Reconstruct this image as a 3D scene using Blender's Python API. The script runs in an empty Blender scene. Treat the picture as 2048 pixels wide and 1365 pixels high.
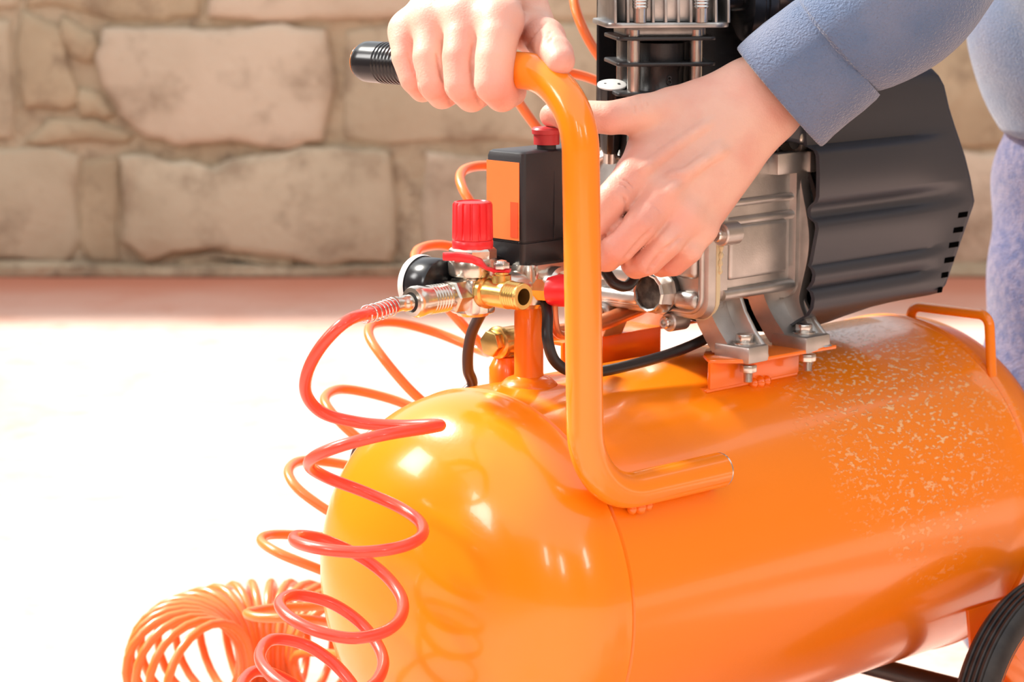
import bpy, bmesh, math, random
import numpy as np
from mathutils import Vector, Matrix, noise

random.seed(7)
S = bpy.context.scene
COL = S.collection

# ------------------------------------------------------------------ camera
F_PX, CX, CY = 5200.0, 1024.0, 682.5          # focal length in pixels of a 2048 x 1365 frame
CAM_H = 0.738
PITCH = math.atan((CY + 196.0) / F_PX)
cam_d = bpy.data.cameras.new('camera')
cam_d.sensor_width = 36.0
cam_d.lens = F_PX / 2048.0 * 36.0
cam_d.clip_start = 0.05
S.cycles.max_bounces = 7; S.cycles.diffuse_bounces = 3; S.cycles.glossy_bounces = 3; S.cycles.transmission_bounces = 3
cam_d.dof.use_dof = True
cam_d.dof.focus_distance = 1.80
cam_d.dof.aperture_fstop = 12.0
cam = bpy.data.objects.new('camera', cam_d)
cam.location = (0, 0, CAM_H)
cam.rotation_euler = (math.pi / 2 - PITCH, 0, 0)
COL.objects.link(cam)
S.camera = cam

# ------------------------------------------------------------------ light
world = bpy.data.worlds.new('sky')
S.world = world
world.use_nodes = True
bg = world.node_tree.nodes['Background']
bg.inputs['Color'].default_value = (0.93, 0.965, 1.0, 1)
bg.inputs['Strength'].default_value = 1.25

TO_SUN = Vector((-0.63, 0.36, 0.72)).normalized()
sun_d = bpy.data.lights.new('sun', 'SUN')
sun_d.energy = 7.5
sun_d.angle = math.radians(7.0)
sun_d.color = (1.0, 0.95, 0.86)
sun = bpy.data.objects.new('sun', sun_d)
sun.rotation_euler = TO_SUN.to_track_quat('Z', 'Y').to_euler()
sun.location = (-4, 2, 4)
COL.objects.link(sun)

# daylight through the windows of the side and front walls
WINDOWS = [   # (centre, facing, width, height)
    ((-2.96, 2.25, 1.82), (1, 0, 0), 0.85, 0.85), ((-2.96, -0.35, 2.02), (1, 0, 0), 1.10, 0.85),
    ((-0.45, -2.96, 2.00), (0, 1, 0), 0.34, 0.85), ((0.80, -2.96, 1.80), (0, 1, 0), 0.34, 0.85), ((2.96, -1.50, 2.00), (-1, 0, 0), 0.60, 0.90)]
for wc, wd, ww, wh in WINDOWS:
    ld = bpy.data.lights.new('window_daylight', 'AREA')
    ld.shape = 'RECTANGLE'; ld.size = ww; ld.size_y = wh
    ld.energy = 48.0 * ww * wh
    ld.color = (1.0, 0.97, 0.93)
    lo = bpy.data.objects.new('window_daylight', ld)
    lo.location = Vector(wc) + Vector(wd) * 0.03
    lo.rotation_euler = Vector(wd).to_track_quat('-Z', 'Y').to_euler()
    COL.objects.link(lo)

S.view_settings.view_transform = 'Standard'
S.view_settings.look = 'None'
S.view_settings.gamma = 1.0
S.view_settings.use_curve_mapping = False
S.view_settings.exposure = 0.0

# ------------------------------------------------------------------ measuring helpers
PHI = 0.779                                    # heading of the tank axis
TC = Vector((-0.019, 1.791, 0.0))              # under the front weld of the tank
AX = 0.259                                     # height of the tank axis
R, LT, DOME = 0.141, 0.474, 0.085
U = Vector((math.cos(PHI), math.sin(PHI), 0))
V = Vector((math.sin(PHI), -math.cos(PHI), 0))
def P(u, v, w):                                # machine coordinates -> the compressor's own space
    return Vector((u, -v, w + AX))
def WP(u, v, w):                               # machine coordinates -> world
    return TC + U * u + V * v + Vector((0, 0, w + AX))
def at(px, py, d):                             # measured point at camera depth d -> world
    a, b = (px - CX) / F_PX, (CY - py) / F_PX
    c, s = math.cos(PITCH), math.sin(PITCH)
    return Vector((a * d, (c + b * s) * d, CAM_H + (-s + b * c) * d))
def W2L(p):                                    # world -> the compressor's own space
    q = Vector(p) - TC
    return Vector((q.dot(U), -q.dot(V), q.z))
def srgb(r, g, b):
    def f(c):
        c /= 255.0
        return c / 12.92 if c <= 0.04045 else ((c + 0.055) / 1.055) ** 2.4
    return (f(r), f(g), f(b), 1.0)

# ------------------------------------------------------------------ materials
def mat(name, col, rough=0.5, metal=0.0, coat=0.0, col2=None, nscale=30.0, lo=0.4, hi=0.7, bump=0.0, bscale=200.0, bdist=0.001,
        sss=0.0, sheen=0.0, transm=0.0, detail=4.0, coord='Object', stretch=None, spec=0.5, rough2=None):
    m = bpy.data.materials.new(name)
    m.use_nodes = True
    nt = m.node_tree
    N, L = nt.nodes, nt.links
    b = N['Principled BSDF']
    b.inputs['Base Color'].default_value = col
    b.inputs['Roughness'].default_value = rough
    b.inputs['Metallic'].default_value = metal
    b.inputs['Coat Weight'].default_value = coat
    b.inputs['Coat Roughness'].default_value = 0.06
    b.inputs['Specular IOR Level'].default_value = spec
    if sss:
        b.inputs['Subsurface Weight'].default_value = sss
        b.inputs['Subsurface Radius'].default_value = (1.0, 0.35, 0.2)
        b.inputs['Subsurface Scale'].default_value = 0.008
    if sheen:
        b.inputs['Sheen Weight'].default_value = sheen
        b.inputs['Sheen Roughness'].default_value = 0.30
    if transm:
        b.inputs['Transmission Weight'].default_value = transm
    tc = N.new('ShaderNodeTexCoord')
    src = tc.outputs[coord]
    if stretch:
        mp = N.new('ShaderNodeMapping')
        mp.inputs['Scale'].default_value = stretch
        L.new(src, mp.inputs['Vector'])
        src = mp.outputs['Vector']
    if col2 or rough2 is not None:
        n = N.new('ShaderNodeTexNoise')
        n.inputs['Scale'].default_value = nscale
        n.inputs['Detail'].default_value = detail
        L.new(src, n.inputs['Vector'])
        r = N.new('ShaderNodeValToRGB')
        r.color_ramp.elements[0].position = lo
        r.color_ramp.elements[1].position = hi
        r.color_ramp.elements[0].color = col
        r.color_ramp.elements[1].color = col2 or col
        L.new(n.outputs['Fac'], r.inputs['Fac'])
        if col2:
            L.new(r.outputs['Color'], b.inputs['Base Color'])
        if rough2 is not None:
            mr = N.new('ShaderNodeMapRange')
            mr.inputs['From Min'].default_value = lo
            mr.inputs['From Max'].default_value = hi
            mr.inputs['To Min'].default_value = rough
            mr.inputs['To Max'].default_value = rough2
            L.new(n.outputs['Fac'], mr.inputs['Value'])
            L.new(mr.outputs['Result'], b.inputs['Roughness'])
    if bump:
        n2 = N.new('ShaderNodeTexNoise')
        n2.inputs['Scale'].default_value = bscale
        n2.inputs['Detail'].default_value = 3.0
        L.new(src, n2.inputs['Vector'])
        bp = N.new('ShaderNodeBump')
        bp.inputs['Strength'].default_value = bump
        bp.inputs['Distance'].default_value = bdist
        L.new(n2.outputs['Fac'], bp.inputs['Height'])
        L.new(bp.outputs['Normal'], b.inputs['Normal'])
    return m

ORANGE = (0.98, 0.243, 0.006, 1)
M = {}
M['orange'] = mat('orange_enamel', ORANGE, 0.22, coat=0.5, bump=0.12, bscale=260, bdist=0.0006)
M['orange_plain'] = mat('orange_enamel_brackets', (0.95, 0.19, 0.006, 1), 0.26, coat=0.4, bump=0.06, bscale=300, bdist=0.0005)
M['black_plastic'] = mat('black_textured_plastic', (0.022, 0.022, 0.025, 1), 0.42, bump=0.25, bscale=1400, bdist=0.0003)
M['void'] = mat('dark_opening', (0.002, 0.002, 0.002, 1), 0.9, spec=0.0)
M['shroud'] = mat('charcoal_moulded_plastic', (0.036, 0.041, 0.053, 1), 0.34, bump=0.2, bscale=1500, bdist=0.0003)
M['black_gloss'] = mat('black_gloss_plastic', (0.012, 0.012, 0.014, 1), 0.22)
M['black_cast'] = mat('black_painted_casting', (0.02, 0.02, 0.022, 1), 0.35, bump=0.3, bscale=500, bdist=0.0006)
M['rubber'] = mat('black_rubber', (0.014, 0.014, 0.016, 1), 0.5, col2=(0.035, 0.033, 0.032, 1), nscale=60)
M['cable'] = mat('black_cable_sheath', (0.012, 0.012, 0.014, 1), 0.38)
M['brown_cable'] = mat('brown_black_cable_sheath', (0.05, 0.026, 0.022, 1), 0.4)
M['alu'] = mat('cast_aluminium', (0.50, 0.485, 0.465, 1), 0.38, metal=0.85, col2=(0.62, 0.60, 0.575, 1), nscale=45, bump=0.22, bscale=900, bdist=0.0004)
M['alu_dark'] = mat('sooty_cast_aluminium', (0.33, 0.325, 0.32, 1), 0.34, metal=0.85, col2=(0.5, 0.49, 0.48, 1), nscale=40, bump=0.2, bscale=700, bdist=0.0004)
M['steel'] = mat('zinc_plated_steel', (0.70, 0.68, 0.65, 1), 0.24, metal=0.95, col2=(0.6, 0.57, 0.53, 1), nscale=90)
M['nickel'] = mat('nickel_plate', (0.72, 0.67, 0.60, 1), 0.22, metal=0.95, col2=(0.62, 0.56, 0.48, 1), nscale=70, bump=0.08, bscale=400, bdist=0.0004)
M['brass'] = mat('brass', (0.78, 0.52, 0.18, 1), 0.26, metal=0.95, col2=(0.68, 0.43, 0.13, 1), nscale=80)
M['copper'] = mat('copper_pipe', (0.72, 0.24, 0.09, 1), 0.3, metal=0.6, col2=(0.62, 0.2, 0.09, 1), nscale=60)
M['red_plastic'] = mat('red_plastic', (0.82, 0.022, 0.028, 1), 0.32)
M['button_red'] = mat('dark_red_plastic', (0.50, 0.03, 0.035, 1), 0.4)
M['sealant'] = mat('yellowed_sealant', (0.66, 0.57, 0.36, 1), 0.5)
M['gasket'] = mat('black_gasket', (0.02, 0.02, 0.02, 1), 0.6)
M['label'] = mat('orange_label', (0.95, 0.22, 0.055, 1), 0.35, col2=(0.88, 0.13, 0.035, 1), nscale=14, lo=0.5, hi=0.75)
M['label_red'] = mat('red_orange_print', (0.85, 0.10, 0.03, 1), 0.35)
M['white_plastic'] = mat('white_plastic', (0.75, 0.75, 0.74, 1), 0.3)
M['glass'] = mat('oil_sight_glass', (0.03, 0.025, 0.022, 1), 0.12, col2=(0.10, 0.085, 0.07, 1), nscale=140)
M['hose_red'] = mat('red_polyurethane_hose', (0.95, 0.070, 0.038, 1), 0.28, coat=0.25)
M['hose_glare'] = mat('glare_tinted_polyurethane_hose', (1.0, 0.20, 0.04, 1), 0.3, coat=0.2)  # rear stretch of the red hose, distance glare painted in as orange
M['skin'] = mat('skin', srgb(228, 180, 160), 0.46, col2=srgb(220, 158, 140), nscale=28, lo=0.42, hi=0.72, bump=0.45, bscale=620, bdist=0.0006, sss=0.18)
M['fleece'] = mat('blue_grey_fleece', srgb(98, 116, 146), 0.9, col2=srgb(120, 128, 150), nscale=18, lo=0.35, hi=0.7, bump=1.0, bscale=560, bdist=0.0020, sheen=0.6, spec=0.15)
M['denim'] = mat('faded_blue_denim', srgb(92, 98, 134), 0.9, col2=srgb(128, 124, 148), nscale=120, lo=0.35, hi=0.65, bump=0.9, bscale=560, bdist=0.0018, sheen=0.6, spec=0.15)
M['hair'] = mat('dark_brown_hair', (0.045, 0.028, 0.018, 1), 0.5, bump=0.6, bscale=300, bdist=0.002)
M['sole'] = mat('dark_shoe_rubber', (0.03, 0.03, 0.032, 1), 0.6)

# tank paint: orange enamel with dried droplets and dust over the shoulder of the shell
def tank_paint():
    m = mat('orange_tank_enamel', ORANGE, 0.20, coat=0.35)
    nt = m.node_tree
    N, L = nt.nodes, nt.links
    b = N['Principled BSDF']
    tc = N.new('ShaderNodeTexCoord')
    n1 = N.new('ShaderNodeTexNoise'); n1.inputs['Scale'].default_value = 210; n1.inputs['Detail'].default_value = 2
    mp = N.new('ShaderNodeMapping'); mp.inputs['Scale'].default_value = (0.55, 1, 1)
    L.new(tc.outputs['Object'], mp.inputs['Vector'])
    n2 = N.new('ShaderNodeTexNoise'); n2.inputs['Scale'].default_value = 330; n2.inputs['Detail'].default_value = 3
    L.new(mp.outputs['Vector'], n2.inputs['Vector'])
    L.new(tc.outputs['Object'], n1.inputs['Vector'])
    r = N.new('ShaderNodeValToRGB')
    r.color_ramp.elements[0].position = 0.55; r.color_ramp.elements[1].position = 0.63
    L.new(n2.outputs['Fac'], r.inputs['Fac'])
    # soft-edged splash area on the far shoulder
    vm = N.new('ShaderNodeVectorMath'); vm.operation = 'DISTANCE'
    vm.inputs[1].default_value = P(0.350, 0.095, 0.104)
    L.new(tc.outputs['Object'], vm.inputs[0])
    n3 = N.new('ShaderNodeTexNoise'); n3.inputs['Scale'].default_value = 28; n3.inputs['Detail'].default_value = 3
    L.new(tc.outputs['Object'], n3.inputs['Vector'])
    ad = N.new('ShaderNodeMath'); ad.operation = 'MULTIPLY_ADD'
    ad.inputs[1].default_value = 0.16; L.new(n3.outputs['Fac'], ad.inputs[0]); L.new(vm.outputs['Value'], ad.inputs[2])
    mr = N.new('ShaderNodeMapRange')
    mr.inputs['From Min'].default_value = 0.22; mr.inputs['From Max'].default_value = 0.12
    L.new(ad.outputs[0], mr.inputs['Value'])
    mu = N.new('ShaderNodeMath'); mu.operation = 'MULTIPLY'
    L.new(r.outputs['Color'], mu.inputs[0]); L.new(mr.outputs['Result'], mu.inputs[1])
    b1 = N.new('ShaderNodeBump'); b1.inputs['Strength'].default_value = 0.10; b1.inputs['Distance'].default_value = 0.0006
    L.new(n1.outputs['Fac'], b1.inputs['Height'])
    b2 = N.new('ShaderNodeBump'); b2.inputs['Strength'].default_value = 0.55; b2.inputs['Distance'].default_value = 0.0012
    L.new(mu.outputs[0], b2.inputs['Height']); L.new(b1.outputs['Normal'], b2.inputs['Normal'])
    L.new(b2.outputs['Normal'], b.inputs['Normal'])
    mx = N.new('ShaderNodeMix'); mx.data_type = 'RGBA'
    mx.inputs['A'].default_value = ORANGE; mx.inputs['B'].default_value = (1.0, 0.66, 0.34, 1)
    sc = N.new('ShaderNodeMath'); sc.operation = 'MULTIPLY'; sc.inputs[1].default_value = 0.8
    L.new(mu.outputs[0], sc.inputs[0]); L.new(sc.outputs[0], mx.inputs['Factor'])
    L.new(mx.outputs['Result'], b.inputs['Base Color'])
    return m
M['tank'] = tank_paint()

# block wall and floor
def stone(name, c1, c2, c3, s1, s2, rough=0.9, bump=0.5, bs=60, bd=0.006):
    m = mat(name, c1, rough, spec=0.2)
    nt = m.node_tree
    N, L = nt.nodes, nt.links
    b = N['Principled BSDF']
    tc = N.new('ShaderNodeTexCoord')
    a = N.new('ShaderNodeTexNoise'); a.inputs['Scale'].default_value = s1; a.inputs['Detail'].default_value = 6
    c = N.new('ShaderNodeTexNoise'); c.inputs['Scale'].default_value = s2; c.inputs['Detail'].default_value = 8; c.inputs['Roughness'].default_value = 0.7
    L.new(tc.outputs['Object'], a.inputs['Vector']); L.new(tc.outputs['Object'], c.inputs['Vector'])
    r1 = N.new('ShaderNodeValToRGB'); r1.color_ramp.elements[0].position = 0.38; r1.color_ramp.elements[1].position = 0.62
    L.new(a.outputs['Fac'], r1.inputs['Fac'])
    r2 = N.new('ShaderNodeValToRGB'); r2.color_ramp.elements[0].position = 0.50; r2.color_ramp.elements[1].position = 0.74
    L.new(c.outputs['Fac'], r2.inputs['Fac'])
    m1 = N.new('ShaderNodeMix'); m1.data_type = 'RGBA'; m1.inputs['A'].default_value = c1; m1.inputs['B'].default_value = c2
    L.new(r1.outputs['Color'], m1.inputs['Factor'])
    m2 = N.new('ShaderNodeMix'); m2.data_type = 'RGBA'; m2.inputs['B'].default_value = c3
    L.new(m1.outputs['Result'], m2.inputs['A']); L.new(r2.outputs['Color'], m2.inputs['Factor'])
    L.new(m2.outputs['Result'], b.inputs['Base Color'])
    n = N.new('ShaderNodeTexNoise'); n.inputs['Scale'].default_value = bs; n.inputs['Detail'].default_value = 6
    L.new(tc.outputs['Object'], n.inputs['Vector'])
    bp = N.new('ShaderNodeBump'); bp.inputs['Strength'].default_value = bump; bp.inputs['Distance'].default_value = bd
    L.new(n.outputs['Fac'], bp.inputs['Height']); L.new(bp.outputs['Normal'], b.inputs['Normal'])
    return m
M['block'] = stone('pale_concrete_block', srgb(202, 187, 163), srgb(184, 168, 144), srgb(140, 120, 100), 4, 7)
M['block2'] = stone('pinkish_concrete_block', srgb(208, 190, 169), srgb(192, 174, 152), srgb(146, 126, 106), 4, 7)
M['rubble'] = stone('grey_beige_rubble_stone', srgb(188, 170, 143), srgb(172, 154, 128), srgb(124, 106, 88), 6, 9)
M['mortar'] = stone('grey_mortar', srgb(188, 170, 145), srgb(172, 154, 129), srgb(118, 102, 86), 7, 20, bump=0.9, bs=40, bd=0.012)
M['plaster'] = stone('grey_brown_plaster', srgb(120, 104, 90), srgb(110, 95, 82), srgb(98, 84, 72), 1.5, 6)
M['floor'] = stone('pinkish_concrete_floor', srgb(224, 192, 178), srgb(228, 198, 184), srgb(208, 164, 146), 2.2, 9, rough=0.75, bump=0.25, bs=50, bd=0.003)
def floor_wall_tint(m):      # floor colour turns redder and darker towards the foot of the wall
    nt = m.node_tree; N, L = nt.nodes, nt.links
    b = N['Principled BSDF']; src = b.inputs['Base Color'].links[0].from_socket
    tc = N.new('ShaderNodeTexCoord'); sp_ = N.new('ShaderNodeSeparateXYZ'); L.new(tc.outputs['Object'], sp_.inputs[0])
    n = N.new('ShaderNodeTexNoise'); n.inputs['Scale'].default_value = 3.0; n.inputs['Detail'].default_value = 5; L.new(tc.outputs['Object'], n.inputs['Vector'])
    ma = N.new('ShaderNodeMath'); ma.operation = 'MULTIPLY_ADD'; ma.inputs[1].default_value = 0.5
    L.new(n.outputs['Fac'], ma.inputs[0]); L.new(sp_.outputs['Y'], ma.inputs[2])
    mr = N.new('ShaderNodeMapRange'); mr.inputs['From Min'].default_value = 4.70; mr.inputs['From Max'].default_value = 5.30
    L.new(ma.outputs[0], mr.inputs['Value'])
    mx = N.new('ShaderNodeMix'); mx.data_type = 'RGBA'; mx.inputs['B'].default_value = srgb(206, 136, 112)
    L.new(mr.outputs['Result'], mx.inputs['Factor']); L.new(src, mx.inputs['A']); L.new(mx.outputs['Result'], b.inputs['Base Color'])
floor_wall_tint(M['floor'])

# ------------------------------------------------------------------ mesh helpers
def link(name, verts, faces, m, parent=None, smooth=True, sharp=38):
    me = bpy.data.meshes.new(name)
    me.from_pydata([tuple(v) for v in verts], [], faces)
    me.update()
    bm = bmesh.new(); bm.from_mesh(me)
    bmesh.ops.recalc_face_normals(bm, faces=bm.faces)
    bm.to_mesh(me); bm.free()
    if smooth:
        me.polygons.foreach_set('use_smooth', [True] * len(me.polygons))
        if sharp:
            me.set_sharp_from_angle(angle=math.radians(sharp))
    me.materials.append(M[m] if isinstance(m, str) else m)
    o = bpy.data.objects.new(name, me)
    COL.objects.link(o)
    o.parent = parent
    return o

def frame(d):
    d = Vector(d).normalized()
    a = Vector((0, 0, 1)) if abs(d.z) < 0.9 else Vector((1, 0, 0))
    e1 = a.cross(d).normalized()
    return d, e1, d.cross(e1)

class MB:
    def __init__(s):
        s.v, s.f = [], []
    def add(s, vs, fs):
        n = len(s.v)
        s.v += [Vector(v) for v in vs]
        s.f += [[i + n for i in f] for f in fs]
        return s
    def lathe(s, prof, o, d, seg=32, cap=True, wob=None):
        d, e1, e2 = frame(d); o = Vector(o)
        vs, fs, rows = [], [], []
        for (r, h) in prof:
            if r < 1e-7:
                rows.append([len(vs)]); vs.append(o + d * h)
            else:
                row = []
                for k in range(seg):
                    a = 2 * math.pi * k / seg
                    rr = r * (wob(a, h) if wob else 1)
                    row.append(len(vs)); vs.append(o + d * h + (e1 * math.cos(a) + e2 * math.sin(a)) * rr)
                rows.append(row)
        for A, B in zip(rows, rows[1:]):
            for k in range(seg):
                k2 = (k + 1) % seg
                if len(A) == 1 and len(B) == 1: break
                if len(A) == 1: fs.append([A[0], B[k], B[k2]])
                elif len(B) == 1: fs.append([A[k], B[0], A[k2]])
                else: fs.append([A[k], B[k], B[k2], A[k2]])
        if cap:
            if len(rows[0]) > 1: fs.append(rows[0][::-1])
            if len(rows[-1]) > 1: fs.append(rows[-1])
        return s.add(vs, fs)
    def tube(s, pts, r, seg=12, cap=True):
        pts = [Vector(p) for p in pts]
        n = len(pts)
        rs = r if isinstance(r, (list, tuple)) else [r] * n
        tang = [(pts[min(i + 1, n - 1)] - pts[max(i - 1, 0)]).normalized() for i in range(n)]
        _, e1, _ = frame(tang[0])
        vs, fs = [], []
        for i in range(n):
            e1 = (e1 - tang[i] * e1.dot(tang[i])).normalized()
            e2 = tang[i].cross(e1)
            for k in range(seg):
                a = 2 * math.pi * k / seg
                vs.append(pts[i] + (e1 * math.cos(a) + e2 * math.sin(a)) * rs[i])
        for i in range(n - 1):
            for k in range(seg):
                k2 = (k + 1) % seg
                fs.append([i * seg + k, i * seg + k2, (i + 1) * seg + k2, (i + 1) * seg + k])
        if cap:
            fs.append(list(range(seg))[::-1]); fs.append([(n - 1) * seg + k for k in range(seg)])
        return s.add(vs, fs)
    def prism(s, poly, o, ex, ey, depth, bev=0.0, seg=2):
        o, ex, ey = Vector(o), Vector(ex), Vector(ey)
        ez = ex.cross(ey).normalized()
        bm = bmesh.new()
        vv = [bm.verts.new(o + ex * x + ey * y) for x, y in poly]
        f = bm.faces.new(vv)
        r = bmesh.ops.extrude_face_region(bm, geom=[f])
        bmesh.ops.translate(bm, verts=[g for g in r['geom'] if isinstance(g, bmesh.types.BMVert)], vec=ez * depth)
        if bev:
            bm.normal_update()
            ed = [e for e in bm.edges if len(e.link_faces) == 2 and e.calc_face_angle(0) > 0.5]
            bmesh.ops.bevel(bm, geom=ed, offset=bev, segments=seg, profile=0.5, affect='EDGES', clamp_overlap=True)
        bm.verts.index_update()
        s.add([v.co.copy() for v in bm.verts], [[v.index for v in f.verts] for f in bm.faces])
        bm.free()
        return s
    def box(s, c, size, ex=(1, 0, 0), ey=(0, 1, 0), bev=0.0, seg=2):
        ex, ey = Vector(ex).normalized(), Vector(ey).normalized()
        ez = ex.cross(ey)
        a, b, h = size[0] / 2, size[1] / 2, size[2]
        return s.prism([(-a, -b), (a, -b), (a, b), (-a, b)], Vector(c) - ez * h / 2, ex, ey, h, bev, seg)
    def loft(s, rings, closed_ends=(True, True)):
        n = len(rings[0]); vs = [p for r in rings for p in r]; fs = []
        for i in range(len(rings) - 1):
            for k in range(n):
                k2 = (k + 1) % n
                fs.append([i * n + k, i * n + k2, (i + 1) * n + k2, (i + 1) * n + k])
        if closed_ends[0]: fs.append(list(range(n))[::-1])
        if closed_ends[1]: fs.append([(len(rings) - 1) * n + k for k in range(n)])
        return s.add(vs, fs)
    def build(s, name, m, parent=None, smooth=True, sharp=38):
        return link(name, s.v, s.f, m, parent, smooth, sharp)

def spline(pts, n=10, closed=False):
    """Catmull-Rom through the points (centripetal)."""
    p = [Vector(q) for q in pts]
    out = []
    for i in range(len(p) - 1):
        p0 = p[i - 1] if i > 0 else p[0] * 2 - p[1]
        p1, p2 = p[i], p[i + 1]
        p3 = p[i + 2] if i + 2 < len(p) else p[-1] * 2 - p[-2]
        t0 = 0.0
        t1 = t0 + max((p1 - p0).length, 1e-6) ** 0.5
        t2 = t1 + max((p2 - p1).length, 1e-6) ** 0.5
        t3 = t2 + max((p3 - p2).length, 1e-6) ** 0.5
        for k in range(n):
            t = t1 + (t2 - t1) * k / n
            a1 = p0 * ((t1 - t) / (t1 - t0)) + p1 * ((t - t0) / (t1 - t0))
            a2 = p1 * ((t2 - t) / (t2 - t1)) + p2 * ((t - t1) / (t2 - t1))
            a3 = p2 * ((t3 - t) / (t3 - t2)) + p3 * ((t - t2) / (t3 - t2))
            b1 = a1 * ((t2 - t) / (t2 - t0)) + a2 * ((t - t0) / (t2 - t0))
            b2 = a2 * ((t3 - t) / (t3 - t1)) + a3 * ((t - t1) / (t3 - t1))
            out.append(b1 * ((t2 - t) / (t2 - t1)) + b2 * ((t - t1) / (t2 - t1)))
    out.append(p[-1])
    return out

def fillet(pts, rad, n=10):
    """polyline with rounded corners"""
    p = [Vector(q) for q in pts]
    out = [p[0]]
    for i in range(1, len(p) - 1):
        r = rad[i - 1] if isinstance(rad, (list, tuple)) else rad
        a, b = (p[i - 1] - p[i]).normalized(), (p[i + 1] - p[i]).normalized()
        ang = a.angle(b)
        t = r / math.tan(ang / 2)
        c = p[i] + (a + b).normalized() * (r / math.sin(ang / 2))
        s0, s1 = p[i] + a * t - c, p[i] + b * t - c
        tot = s0.angle(s1); axis = s0.cross(s1).normalized()
        for k in range(n + 1):
            out.append(c + Matrix.Rotation(tot * k / n, 3, axis) @ s0)
    out.append(p[-1])
    return out

def hexp(r, rot=0):
    return [(r * math.cos(rot + k * math.pi / 3), r * math.sin(rot + k * math.pi / 3)) for k in range(6)]

def thing(name, label, cat, loc=(0, 0, 0), rotz=0.0, group=None):
    o = bpy.data.objects.new(name, None)
    o.empty_display_size = 0.05
    COL.objects.link(o)
    o.location = loc; o.rotation_euler = (0, 0, rotz)
    o['label'] = label; o['category'] = cat
    if group: o['group'] = group
    return o

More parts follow.
